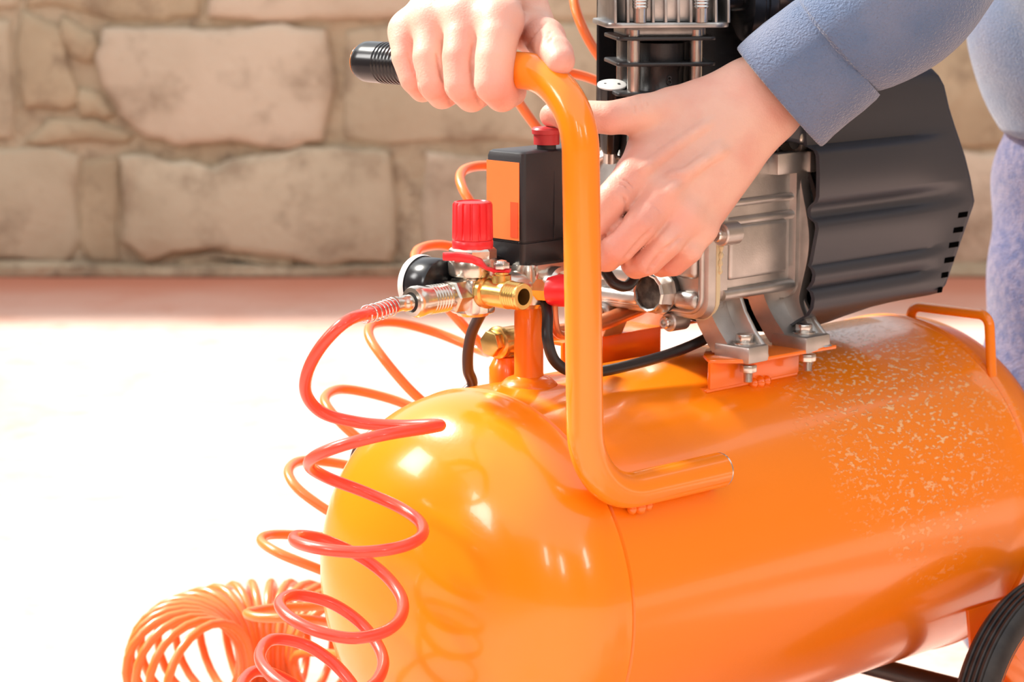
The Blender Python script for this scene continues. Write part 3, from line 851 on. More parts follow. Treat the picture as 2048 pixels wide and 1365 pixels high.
# ---- pump feet with bolts
def foot(u0, u1, v_out, parent):
    f = thing_part('pump_foot', None)
    # curved strut lofted from the case down to the pad
    rings = []
    for i in range(13):
        t = i / 12
        w = 0.192 - (0.192 - 0.152) * t
        vv = 0.040 + (v_out - 0.022 - 0.040) * (t ** 1.7)
        th = 0.011 + 0.004 * t
        cu = (u0 + u1) / 2 - 0.010 * (1 - t) * 0 
        hw = (u1 - u0) / 2 * (0.95 + 0.25 * (1 - t) ** 2 if t < 0.6 else 0.95)
        rings.append([P(cu - hw, vv - th * 0.9, w), P(cu - hw + 0.001, vv + th * 0.5, w), P(cu + hw - 0.001, vv + th * 0.5, w), P(cu + hw, vv - th * 0.9, w)])
    MB().loft(rings).build('strut', 'alu', f, sharp=30)
    # side rib
    MB().prism([(0.036, 0.195), (0.058, 0.195), (0.064, 0.182), (0.074, 0.168), (v_out - 0.002, 0.158), (v_out, 0.150), (v_out - 0.034, 0.150), (v_out - 0.040, 0.165), (0.046, 0.182)],
               P(u1 - 0.0035, 0, 0), eb, ew, -0.004, 0.001).build('rib', 'alu', f)
    MB().box(P((u0 + u1) / 2, v_out - 0.017, 0.1535), (u1 - u0, 0.034, 0.0125), ea, eb, 0.0018).build('foot_pad', 'alu', f)
    bo = P((u0 + u1) / 2 + 0.001, v_out - 0.015, 0.1598)
    MB().lathe([(0, 0), (0.0088, 0), (0.0088, 0.0012), (0.0066, 0.0018), (0.0062, 0.0018), (0, 0.0018)], bo, ew, 28).build('washer', 'steel', f)
    MB().prism(hexp(0.0066, 0.3), bo + ew * 0.0016, ea, -eb, 0.0055, 0.0006).build('hex_bolt', 'steel', f)
    nb = P((u0 + u1) / 2 + 0.001, v_out - 0.011, 0.1445)
    MB().prism(hexp(0.0064, 0.1), nb - ew * 0.0055, ea, -eb, 0.0055, 0.0005).build('hex_nut', 'steel', f)
    th = []
    for k in range(8):
        th += [(0.0036, -k * 0.001), (0.0031, -k * 0.001 - 0.0005)]
    MB().lathe(th + [(0, -0.0085)], nb - ew * 0.0055, ew, 18, cap=False).build('bolt_thread', 'steel', f, sharp=20)
foot(0.184, 0.207, 0.0855, pump)
foot(0.248, 0.277, 0.087, pump)
for (a, b) in ((0.183, 0.205), (0.250, 0.278)):
    MB().prism([(-0.036, 0.195), (-0.060, 0.195), (-0.094, 0.158), (-0.094, 0.149), (-0.060, 0.149), (-0.046, 0.176)], P(a, 0, 0), eb, ew, -(b - a), 0.0015).build('far_foot', 'alu', pump)

# ---- cylinder, fins, head (turned on the case so one fin face looks to the handle side)
cyl = thing_part('cylinder', None)
CO = P(0.1785, 0.0, 0.0)
_ca = PHI + math.radians(-6)
kx = (ea * math.cos(_ca) + eb * math.sin(_ca)).normalized()      # across the fin face
ky = ew.cross(kx)                                                 # away from the viewer side
def K(x, y, w): return CO + kx * x + ky * y + ew * w
MB().lathe([(0.0165, 0.29), (0.0165, 0.3445), (0.0160, 0.3455), (0.0160, 0.358), (0.0165, 0.359), (0.0165, 0.378)], K(0, -0.012, 0), ew, 48).build('barrel', 'black_cast', cyl)
MB().lathe([(0.027, 0.29), (0.027, 0.378)], K(0, 0.012, 0), ew, 48).build('barrel', 'black_cast', cyl)
HR = 0.0365
for wf in (0.3405, 0.3620, 0.3805):
    MB().prism(rrect(-HR, HR, -HR, HR, 0.006, 4), K(0, 0, wf), kx, ky, 0.0030, 0.0010).build('cooling_fin', 'black_cast', cyl)
MB().prism(rrect(-0.030, 0.030, -0.030, 0.030, 0.004, 3), K(0, 0, 0.3836), kx, ky, 0.0070, 0.001).build('gasket_block', 'alu_dark', cyl)
for (sx_, sy_) in ((-1, -1), (1, -1), (-1, 1), (1, 1)):
    MB().lathe([(0.0048, 0.298), (0.0048, 0.388)], K(sx_ * 0.0228, sy_ * 0.0270, 0), ew, 16).build('stud', 'steel', cyl)
mk8 = MB()      # figure 8 cast on the barrel
for wz, rr in ((0.3530, 0.0013), (0.3502, 0.0016)):
    ringp = [K(0.003 + rr * math.cos(2 * math.pi * k / 14), -0.0288, wz + rr * math.sin(2 * math.pi * k / 14)) for k in range(15)]
    mk8.tube(ringp, 0.0005, 8, cap=False)
mk8.build('cast_figure', 'black_cast', cyl)
head = thing_part('cylinder_head', None)
HH = 0.0450
MB().prism(rrect(-HH, HH, -HH, HH, 0.012, 5), K(0, 0, 0.3900), kx, ky, 0.004, 0.001).build('head_plate', 'alu_dark', head)
MB().prism(rrect(-HH + 0.008, HH - 0.008, -HH + 0.008, HH - 0.008, 0.012, 5), K(0, 0, 0.3940), kx, ky, 0.036, 0.002).build('head_core', 'alu_dark', head)
for k in range(10):
    off = -HH + 0.004 + k * (2 * HH - 0.008) / 9
    MB().prism([(-HH + 0.001, 0.3935), (HH - 0.001, 0.3935), (HH - 0.007, 0.440), (-HH + 0.007, 0.440)], K(off + 0.0011, 0, 0), ky, ew, 0.0022, 0.0006).build('head_fin', 'alu_dark', head)
for (sx_, sy_) in ((-0.021, -0.0455), (0.0235, -0.0455), (-0.021, 0.0455), (0.0235, 0.0455)):
    hbm = MB()
    hbm.lathe([(0.0048, 0.394), (0.0048, 0.405)], K(sx_, sy_ * 0.93, 0), ew, 16)
    for k in range(5):
        hbm.lathe([(0.0052, 0.404 + k * 0.0022), (0.0058, 0.404 + k * 0.0022 + 0.0011), (0.0052, 0.404 + k * 0.0022 + 0.0022)], K(sx_, sy_ * 0.93, 0), ew, 16)
    hbm.lathe([(0.0050, 0.414), (0.0050, 0.445)], K(sx_, sy_ * 0.93, 0), ew, 16)
    hbm.build('head_bolt', 'steel', head)
# air filter canister
af = thing_part('air_filter', None)
fo = W2L(at(1478, -6, 1.905)); fd = (kx + ky * 0.12 + ew * 0.05).normalized()
MB().lathe([(0, -0.016), (0.010, -0.016), (0.010, 0.0), (0.029, 0.0), (0.0325, 0.002), (0.0325, 0.010), (0.031, 0.011), (0.031, 0.013), (0.0325, 0.014), (0.0325, 0.020), (0.026, 0.023), (0.026, 0.046), (0.024, 0.049), (0, 0.049)], fo, fd, 48).build('canister', 'black_gloss', af)
# black air baffle behind the cylinder
MB().prism([(-0.108, 0.290), (0.060, 0.290), (0.060, 0.40), (0.03, 0.47), (-0.108, 0.47)], P(0.243, 0, 0), eb, ew, -0.004, 0.001).build('air_baffle', 'black_gloss', comp)
MB().prism([(0.225, 0.290), (0.247, 0.290), (0.247, 0.47), (0.225, 0.47)], P(0, -0.108, 0), ea, ew, 0.003, 0.0008).build('air_baffle', 'black_gloss', comp)

# ---- dipstick / breather cap
dip = thing_part('oil_dipstick', None)
do = P(0.1605, -0.0315, 0.300); dd = (P(0.1510, -0.0215, 0.346) - do).normalized()
MB().lathe([(0, -0.012), (0.0055, -0.012), (0.0055, 0.0), (0.0062, 0.0), (0.0062, 0.003), (0.0055, 0.003)], do, dd, 20).build('threaded_neck', 'steel', dip)
MB().lathe([(0.006, -0.004), (0.0075, 0.000), (0.0085, 0.02), (0.0098, 0.034), (0.0108, 0.040), (0.0112, 0.048), (0, 0.048)], do, dd, 60, wob=lambda a, h: 1 + (0.035 * math.cos(a * 12) if 0.005 < h < 0.0475 else 0)).build('ribbed_cap', 'black_gloss', dip)
MB().lathe([(0, 0.0482), (0.0108, 0.0482), (0.0108, 0.0492), (0.0100, 0.0496), (0, 0.0496)], do, dd, 40).build('cap_disc', 'white_plastic', dip)
for (a, b) in ((0.003, 0.004), (-0.003, -0.004)):
    MB().lathe([(0, 0.0497), (0.0011, 0.0497), (0.0011, 0.0499), (0, 0.0499)], do + ea * a + eb * b, dd, 12).build('vent_hole', 'gasket', dip)

# ---- motor cover (moulded, ribs running along the machine and fading out at the back)
prof = []   # (w, v, amplitude of rib offset)
side = [(0.1560, 0.030), (0.1580, 0.050), (0.1660, 0.064), (0.1700, 0.070), (0.1740, 0.0775), (0.1800, 0.0815), (0.1870, 0.0825), (0.1915, 0.0810), (0.1940, 0.0775),
        (0.1960, 0.0795), (0.2000, 0.0820), (0.2050, 0.0830), (0.2090, 0.0815), (0.2115, 0.0785), (0.2150, 0.0800), (0.2300, 0.0830), (0.2400, 0.0850), (0.2440, 0.0840), (0.2465, 0.0795),
        (0.2490, 0.0770), (0.2540, 0.0772), (0.2570, 0.0795), (0.2600, 0.0835), (0.2640, 0.0850), (0.2800, 0.0850), (0.2940, 0.0840), (0.2975, 0.0820), (0.2995, 0.0770), (0.3010, 0.0725),
        (0.3060, 0.0718), (0.3200, 0.0710), (0.3380, 0.0700), (0.3450, 0.0680), (0.3500, 0.0630), (0.3520, 0.0560), (0.3530, 0.0300), (0.3540, 0.0)]
def sstep(a, b, x):
    t = min(1, max(0, (x - a) / (b - a)))
    return t * t * (3 - 2 * t)
def plain_v(w):          # rib-free side, as the cover ends at the back
    if w < 0.176: return None
    if w > 0.344: return None
    return 0.0810 - 0.0100 * sstep(0.262, 0.335, w)
def shroud_pt(u, i):
    w, v = side[i]
    pv = plain_v(w)
    if pv is not None:
        f = sstep(0.385, 0.412, u) if w < 0.215 else sstep(0.36, 0.425, u)
        v = v + (pv - v) * f
    t = sstep(0.34, 0.428, u)
    lean = (0.035 - 0.56 * (0.243 - w) if w < 0.243 else 0.035 - 0.33 * (w - 0.243)) * t
    wz = w
    if w < 0.172: wz = w + 0.012 * sstep(0.30, 0.40, u) * (0.172 - w) / 0.016
    return (u + lean, v, wz)
def shroud_mesh():
    us = [0.262, 0.2625, 0.266, 0.28, 0.30, 0.32, 0.34, 0.355, 0.37, 0.38, 0.39, 0.40, 0.41, 0.418, 0.424, 0.428]
    rings = []
    for u in us:
        g = 0.003 if u < 0.2624 else 0
        pts = [shroud_pt(u, i) for i in range(len(side))]
        rings.append([P(a, b - g, c) for a, b, c in pts] + [P(a, -(b - g), c) for a, b, c in pts[::-1]][1:])
    last = rings[-1]
    c = sum(last, Vector()) / len(last)
    for (k, du) in ((0.985, 0.003), (0.955, 0.0050), (0.90, 0.0062), (0.75, 0.0070), (0.4, 0.0075)):
        rings.append([Vector((p.x + du, c.y + (p.y - c.y) * k, c.z + (p.z - c.z) * k)) for p in last])
    return rings
shroud = thing_part('motor_cover', None)
MB().loft(shroud_mesh(), (False, True)).build('cover_shell', 'shroud', shroud, sharp=55)
# upper lip of the cover towards the pump
MB().prism([(0.244, 0.306), (0.275, 0.299), (0.275, 0.350), (0.256, 0.350), (0.244, 0.322)], P(0, 0.0685, 0), ea, ew, -0.12, 0.003, 3).build('cover_lip', 'shroud', shroud)
# dark fan housing seen in the gap between pump and cover
MB().lathe([(0.0, 0.0), (0.066, 0.0), (0.070, 0.004), (0.070, 0.030), (0, 0.030)], P(0.279, 0, 0.243), ea, 64).build('fan_housing', 'black_gloss', shroud)
for k in range(5):
    MB().lathe([(0.0705 , 0.004 + k * 0.005), (0.0735, 0.005 + k * 0.005), (0.0735, 0.0065 + k * 0.005), (0.0705, 0.0075 + k * 0.005)], P(0.272, 0, 0.243), ea, 64, cap=False).build('housing_rib', 'black_gloss', shroud)
MB().lathe([(0, 0), (0.004, 0), (0.0035, 0.002), (0, 0.003)], P(0.262, 0.067, 0.3065), eb, 18).build('cover_screw', 'steel', shroud)

SHROUD = shroud

# ---- vents in the back corner of the cover
for k in range(6):
    w = 0.2345 - k * 0.0115
    u1 = 0.428 + 0.035 - 0.56 * (0.243 - w)
    ln = (0.0125, 0.0125, 0.0125, 0.0125, 0.0085, 0.005)[k]
    MB().box(P(u1 - 0.0095 + 0.001 * k, plain_v(max(w, 0.1761)) - 0.0002, w), (ln, 0.0044, 0.0014), ea, (ew + ea * 0.25), 0.0003).build('vent_slot', 'void', shroud)

# ---- pressure switch
sw = thing_part('pressure_switch', None)
def trap_ring(w, g=0.0, r=0.004):
    return [P(u, v, w) for (u, v) in rrect(0.030 + g, 0.104 - g, -0.030 + g, 0.0075 - g, r, 4)]
MB().loft([trap_ring(0.2255, 0.004), trap_ring(0.2265, 0.0030), trap_ring(0.2420, 0.0012), trap_ring(0.2424, 0.0020), trap_ring(0.2432, 0.0020), trap_ring(0.2436, 0.0010), trap_ring(0.3025, 0.0), trap_ring(0.3055, 0.0008), trap_ring(0.3068, 0.0028, 0.003)]).build('switch_box', 'black_plastic', sw, sharp=40)
for uu in (0.062, 0.074):
    MB().box(P(uu, 0.0068, 0.268), (0.0012, 0.048, 0.0014), ea, ew, 0.0003).build('case_rib', 'black_plastic', sw)
# label: orange film with a darker red block at lower right
lb = MB().prism([(-0.0285, 0.2445), (0.0040, 0.2445), (0.0040, 0.2995), (-0.0285, 0.2995)], P(0.0300, 0, 0), eb, ew, 0.0004).build('orange_label', 'label', sw)
MB().prism([(-0.0045, 0.2465), (0.0030, 0.2465), (0.0030, 0.2715), (-0.0045, 0.2715)], P(0.0300, 0, 0), eb, ew, 0.0006).build('label_print', 'label_red', sw)
bb_ = MB().lathe([(0, 0), (0.0068, 0), (0.0068, 0.004), (0, 0.004)], P(0.063, -0.002, 0.3065), ew, 28).build('button_stem', 'gasket', sw)
MB().lathe([(0, 0.0035), (0.0092, 0.0035), (0.0092, 0.0105), (0.0104, 0.0110), (0.0106, 0.0140), (0.0095, 0.0155), (0, 0.0160)], P(0.063, -0.002, 0.3065), ew, 36).build('red_button', 'button_red', sw)

# ---- manifold, riser pipe, valves
man = thing_part('manifold', None)
MB().lathe([(0.0215, -0.003), (0.0205, 0.000), (0.016, 0.004), (0.0108, 0.006), (0.0104, 0.008), (0.0104, 0.052), (0.0085, 0.056), (0.0078, 0.060)], P(0.0435, 0, 0.1405), ew, 32).build('riser_pipe', 'orange_plain', man)
mk = MB()
mk.lathe([(0.011, 0.196), (0.0135, 0.199), (0.0135, 0.222), (0.012, 0.227)], P(0.0435, 0, 0), ew, 24)
mk.lathe([(0.010, -0.028), (0.0115, -0.026), (0.0115, 0.030), (0.010, 0.032)], P(0.0435, 0, 0.2115), -ea, 24)
mk.lathe([(0.0105, 0.0), (0.0125, 0.004), (0.0125, 0.024), (0.010, 0.026)], P(0.052, 0, 0.2135), eb, 24)
mk.box(P(0.055, 0.004, 0.222), (0.036, 0.020, 0.012), ea, eb, 0.003)
mk.build('manifold_block', 'nickel', man)
# red safety valve to the right
sv_o = P(0.0445, 0.0165, 0.2100)
MB().lathe([(0.0085, -0.010), (0.0085, 0.004)], sv_o, (eb + ea * 0.35), 6, cap=True).build('valve_nut', 'brass', man, sharp=20)
MB().lathe([(0.0, 0.003), (0.0105, 0.003), (0.0115, 0.006), (0.0115, 0.026), (0.010, 0.028), (0, 0.028)], sv_o, (eb + ea * 0.35), 28).build('red_valve_cap', 'red_plastic', man)
# copper unloader pipe
MB().tube(spline([P(0.054, 0.014, 0.202), P(0.055, 0.014, 0.188), P(0.060, 0.012, 0.177), P(0.084, 0.002, 0.171), P(0.105, -0.008, 0.170)], 8), 0.0032, 12).build('unloader_pipe', 'copper', man)
# delivery pipe to the head
MB().tube(spline([P(0.050, -0.035, 0.166), P(0.075, -0.030, 0.168), P(0.120, -0.025, 0.168), P(0.170, -0.030, 0.172), P(0.215, -0.040, 0.180), P(0.235, -0.075, 0.20)], 8), 0.0062, 16).build('delivery_pipe', 'copper', man)
# check valve: brass hex on an orange stub
cv = thing_part('check_valve', None)
MB().lathe([(0.0125, -0.004), (0.0125, 0.008), (0.010, 0.013), (0.0085, 0.016)], P(0.0525, -0.032, 0.139), ew, 24).build('stub', 'orange_plain', cv)
MB().lathe([(0.0065, 0.014), (0.0072, 0.015), (0.0065, 0.016), (0.0072, 0.017), (0.0065, 0.018), (0.0072, 0.019), (0.0065, 0.020)], P(0.0525, -0.032, 0.139), ew, 20).build('thread', 'brass', cv)
cvo = P(0.0500, -0.031, 0.1665)
MB().lathe([(0.0085, -0.014), (0.0105, -0.010), (0.0105, 0.004), (0.0118, 0.005), (0.0118, 0.008), (0.0105, 0.009)], cvo, -ea, 28).build('valve_body', 'brass', cv)
_m = MB(); _m.prism(hexp(0.0098, 0.2), cvo - ea * 0.016, -eb, ew, 0.008, 0.0008); _m.build('hex_head', 'brass', cv)

# ---- pressure regulator
reg = thing_part('pressure_regulator', None)
ro = P(-0.0115, 0.0, 0.0)
MB().lathe([(0.0105, 0.196), (0.0125, 0.1985), (0.0125, 0.222), (0.0135, 0.2235), (0.0165, 0.2245), (0.0172, 0.2265), (0.0172, 0.2345), (0.0162, 0.2365), (0.0150, 0.237)], ro, ew, 40).build('regulator_body', 'nickel', reg)
MB().box(P(-0.0115, 0, 0.210), (0.0235, 0.0235, 0.026), ea, eb, 0.003, 2).build('regulator_block', 'nickel', reg)
MB().lathe([(0.0166, 0.236), (0.0166, 0.242), (0.0150, 0.2435)], ro, ew, 8).build('hex_ring', 'nickel', reg, sharp=20)
MB().lathe([(0.0138, 0.2425), (0.0142, 0.2432), (0.0142, 0.2482), (0.0136, 0.2490)], ro, ew, 96, wob=lambda a, h: 1 - (0.03 if math.cos(a * 14) > 0.5 and 0.2435 < h < 0.2475 else 0)).build('lock_ring', 'red_plastic', reg)
MB().lathe([(0.0138, 0.2492), (0.0142, 0.2500), (0.0141, 0.2550), (0.0138, 0.2735), (0.0128, 0.2752), (0.0112, 0.2755), (0.0105, 0.2748), (0, 0.2750)], ro, ew, 180, wob=lambda a, h: 1 - (0.085 if math.cos(a * 15) > 0.70 and 0.2505 < h < 0.2745 else 0)).build('red_knob', 'red_plastic', reg)
# gauges looking to the far side
def gauge(u, v, w, r):
    g = thing_part('pressure_gauge', None)
    o = P(u, v, w); d = -eb
    MB().lathe([(0.0045, -0.012), (0.0045, 0.0), (r * 0.6, 0.0), (r - 0.001, 0.001), (r, 0.003), (r, 0.022), (r - 0.0006, 0.0228)], o, d, 48).build('gauge_case', 'black_gloss', g)
    MB().lathe([(r + 0.0004, 0.0205), (r + 0.0008, 0.022), (r + 0.0008, 0.0255), (r - 0.0008, 0.027), (r - 0.0025, 0.0265), (r - 0.003, 0.024), (0, 0.024)], o, d, 48, cap=False).build('gauge_bezel', 'white_plastic', g)
    MB().box(o + d * 0.0245 + ew * r * 0.2, (0.0012, r * 0.9, 0.0006), ea * 0.8 + ew * 0.3, ew, 0).build('gauge_needle', 'gasket', g)
gauge(-0.0275, -0.0125, 0.2165, 0.0192)
gauge(0.0220, -0.0130, 0.2150, 0.0190)
# quick coupler to the hose
cp = thing_part('quick_coupler', None)
co = P(-0.0215, 0, 0.2112)
MB().lathe([(0.0118, 0.0), (0.0118, 0.011), (0.0108, 0.0125)], co, -ea, 6).build('hex_nut', 'nickel', cp, sharp=20)
ck = [(0.0088, 0.0115), (0.0102, 0.0125), (0.0106, 0.016)]
for k in range(6):
    ck += [(0.0112, 0.0168 + k * 0.0026), (0.0112, 0.0184 + k * 0.0026), (0.0108, 0.0190 + k * 0.0026)]
ck += [(0.0112, 0.036), (0.0122, 0.041), (0.0122, 0.045), (0.0110, 0.0475), (0.0078, 0.048), (0.0072, 0.046), (0.0072, 0.030)]
ck = [(r_ * 0.90, h_) for r_, h_ in ck]
MB().lathe(ck, co, -ea, 60, cap=False).build('knurled_sleeve', 'nickel', cp, sharp=30)
# brass ball valve with red lever
bv = thing_part('ball_valve', None)
bo = P(-0.0105, 0.0115, 0.2140)
bvp = [(0.0095, 0.0), (0.0118, 0.001), (0.0118, 0.004), (0.0100, 0.005), (0.0100, 0.024), (0.0093, 0.0245)]
for k in range(5):
    bvp += [(0.0096, 0.0252 + k * 0.0022), (0.0089, 0.0262 + k * 0.0022)]
bvp += [(0.0092, 0.0370), (0.0086, 0.0376), (0.0058, 0.0376), (0.0050, 0.030), (0.0045, 0.020)]
MB().lathe(bvp, bo, eb, 36, cap=False).build('valve_body', 'brass', bv, sharp=25)
bs = bo + eb * 0.016
MB().lathe([(0.0068, 0.006), (0.0066, 0.013), (0.0050, 0.0135), (0.0050, 0.015)], bs, ew, 28).build('valve_bonnet', 'brass', bv)
MB().prism(hexp(0.0058), bs + ew * 0.0172, ea, -eb, 0.0045, 0.0006).build('lever_nut', 'steel', bv)
MB().lathe([(0, 0.0217), (0.004, 0.0217), (0.0036, 0.0228), (0, 0.0236)], bs, ew, 16).build('spindle', 'steel', bv)
lv = []
for (s_, z_, hw_) in ((-0.006, 0.0160, 0.0052), (0.004, 0.0158, 0.0046), (0.010, 0.0172, 0.0036), (0.014, 0.0210, 0.0034), (0.020, 0.0236, 0.0036), (0.030, 0.0248, 0.0038), (0.038, 0.0250, 0.0040), (0.0405, 0.0250, 0.0026)):
    dr = (-eb * 0.80 - ea * 0.60).normalized(); sd = Vector((-dr.y, dr.x, 0))
    c = bs + dr * s_ + ew * z_
    th = 0.0011 if s_ < 0.012 else 0.0026
    lv.append([c - sd * hw_ - ew * th * 0.3, c - sd * hw_ * 0.7 + ew * th, c + sd * hw_ * 0.7 + ew * th, c + sd * hw_ - ew * th * 0.3, c + sd * hw_ * 0.7 - ew * th, c - sd * hw_ * 0.7 - ew * th])
MB().loft(lv).build('red_lever', 'red_plastic', bv, sharp=50)

# ---- cables
def cable(pts, r, name='cable', m='cable'):
    MB().tube(spline(pts, 8), r, 14).build(name, m, comp)
cable([P(0.066, -0.004, 0.210), P(0.052, 0.008, 0.203), P(0.038, 0.024, 0.193), P(0.032, 0.030, 0.178), P(0.037, 0.031, 0.163), P(0.050, 0.032, 0.1535), P(0.070, 0.034, 0.1495), P(0.088, 0.035, 0.1490),
       P(0.143, 0.036, 0.1520), P(0.180, 0.034, 0.1560), P(0.215, 0.024, 0.1590), P(0.25, 0.010, 0.1640), P(0.285, 0.0, 0.175)], 0.0040)
cable([P(0.100, 0.000, 0.229), P(0.098, 0.020, 0.221), P(0.100, 0.030, 0.210), P(0.108, 0.034, 0.2075), P(0.116, 0.034, 0.2125), P(0.120, 0.030, 0.223), P(0.128, 0.016, 0.232), P(0.150, -0.01, 0.235), P(0.170, -0.02, 0.236)], 0.0040)
cable([P(0.060, -0.026, 0.228), W2L(at(985, 590, 1.90)), W2L(at(962, 628, 1.91)), W2L(at(944, 665, 1.915)), W2L(at(936, 705, 1.92)), W2L(at(936, 740, 1.925)), W2L(at(942, 775, 1.935)), P(-0.005, -0.125, 0.085), P(0.01, -0.15, 0.02), P(0.02, -0.165, -0.10), P(0.04, -0.18, -0.235), P(0.10, -0.20, -0.2545), P(0.22, -0.23, -0.2545), P(0.42, -0.26, -0.2545), P(0.60, -0.40, -0.2545)], 0.0042, 'power_cord', 'brown_cable')

# ================================================================== hoses
HR_ = 0.0041
hose = thing('red_spiral_hose', 'red spiral air hose hanging in loops from the coupler in front of the tank end', 'air hose', (-0.18, 1.72, 0))
nose = WP(-0.070, 0, 0.2112)
D0, RR = 1.725, 0.040
ctl = []
def rp(px, py, dd): ctl.append(at(px, py, D0 + dd))
ax_out = WP(-0.088, 0, 0.2105)
ctl += [WP(-0.066, 0, 0.2112), WP(-0.080, 0, 0.2110), WP(-0.100, 0.001, 0.2085)]
for q in ((690, 645, -0.024), (645, 690, -0.020), (615, 745, -0.006), (613, 790, 0.010), (645, 826, 0.026), (720, 846, 0.036), (800, 852, 0.032), (868, 850, 0.018),
          (880, 852, 0.004), (845, 858, -0.014), (760, 872, -0.036), (680, 893, -0.036), (628, 915, -0.018), (620, 934, 0.006), (655, 956, 0.026), (730, 985, 0.038), (800, 1016, 0.030), (842, 1048, 0.008),
          (842, 1074, -0.012), (800, 1095, -0.032), (720, 1105, -0.042), (640, 1098, -0.034), (592, 1084, -0.012), (594, 1073, 0.010), (640, 1078, 0.030), (710, 1108, 0.040), (765, 1146, 0.036), (803, 1196, 0.018),
          (800, 1238, -0.006), (765, 1266, -0.026), (700, 1277, -0.040), (630, 1262, -0.036), (575, 1232, -0.018), (560, 1205, 0.006), (590, 1191, 0.028), (660, 1206, 0.042), (720, 1246, 0.042), (760, 1300, 0.026),
          (764, 1342, 0.000), (735, 1378, -0.024), (670, 1392, -0.040), (590, 1382, -0.040), (538, 1348, -0.022), (520, 1310, 0.006), (545, 1280, 0.030), (610, 1290, 0.044), (670, 1330, 0.044), (716, 1390, 0.030),
          (720, 1440, 0.004), (690, 1478, -0.022), (620, 1488, -0.040), (540, 1460, -0.036), (490, 1410, -0.016), (486, 1365, 0.010), (520, 1342, 0.034), (590, 1372, 0.052), (650, 1430, 0.054), (690, 1500, 0.040),
          (690, 1560, 0.014), (650, 1600, -0.010), (580, 1600, -0.020), (500, 1560, -0.010), (470, 1510, 0.02), (480, 1480, 0.06), (540, 1490, 0.10), (600, 1540, 0.12)):
    rp(*q)
last = ctl[-1]
for (dx, dy, z) in ((0.03, 0.03, 0.045), (0.03, 0.07, 0.016), (-0.02, 0.10, 0.0042), (-0.10, 0.11, 0.0042), (-0.18, 0.13, 0.0042)):
    ctl.append(Vector((last.x + dx, last.y + dy, z)))
for c in ctl: c.z = max(c.z, 0.0045)
hl = [Vector(c) - Vector(hose.location) for c in spline(ctl, 7)]
MB().tube(hl, HR_, 14).build('hose', 'hose_red', hose)
# hose fitting and its spring guard
to_h = lambda p: Vector(p) - Vector(hose.location)
MB().lathe([(0.0030, 0.0), (0.0042, 0.001), (0.0042, 0.008), (0.0056, 0.009), (0.0056, 0.014), (0.0050, 0.0148), (0.0050, 0.0200), (0.0055, 0.0205), (0.0055, 0.0225)], to_h(WP(-0.062, 0, 0.2112)), -U, 28).build('plug', 'nickel', hose)
MB().lathe([(0.0062, 0.0), (0.0071, 0.0004), (0.0071, 0.002)], to_h(WP(-0.0665, 0, 0.2112)), -U, 28).build('plug_seal', 'gasket', hose)
pp = [h_ for h_ in hl if 0.0185 < (h_ - to_h(WP(-0.066, 0, 0.2112))).length < 0.056][:40]
sp = []
path = pp
tot = len(path) - 1
for i in range(7 * 14 + 1):
    t = i / (7 * 14) * tot
    k = min(int(t), tot - 1)
    c = path[k].lerp(path[k + 1], t - k)
    tg = (path[k + 1] - path[k]).normalized()
    _, e1, e2 = frame(tg)
    a = 2 * math.pi * i / 14
    sp.append(c + (e1 * math.cos(a) + e2 * math.sin(a)) * 0.0058)
MB().tube(sp, 0.0006, 8).build('spring_guard', 'steel', hose)

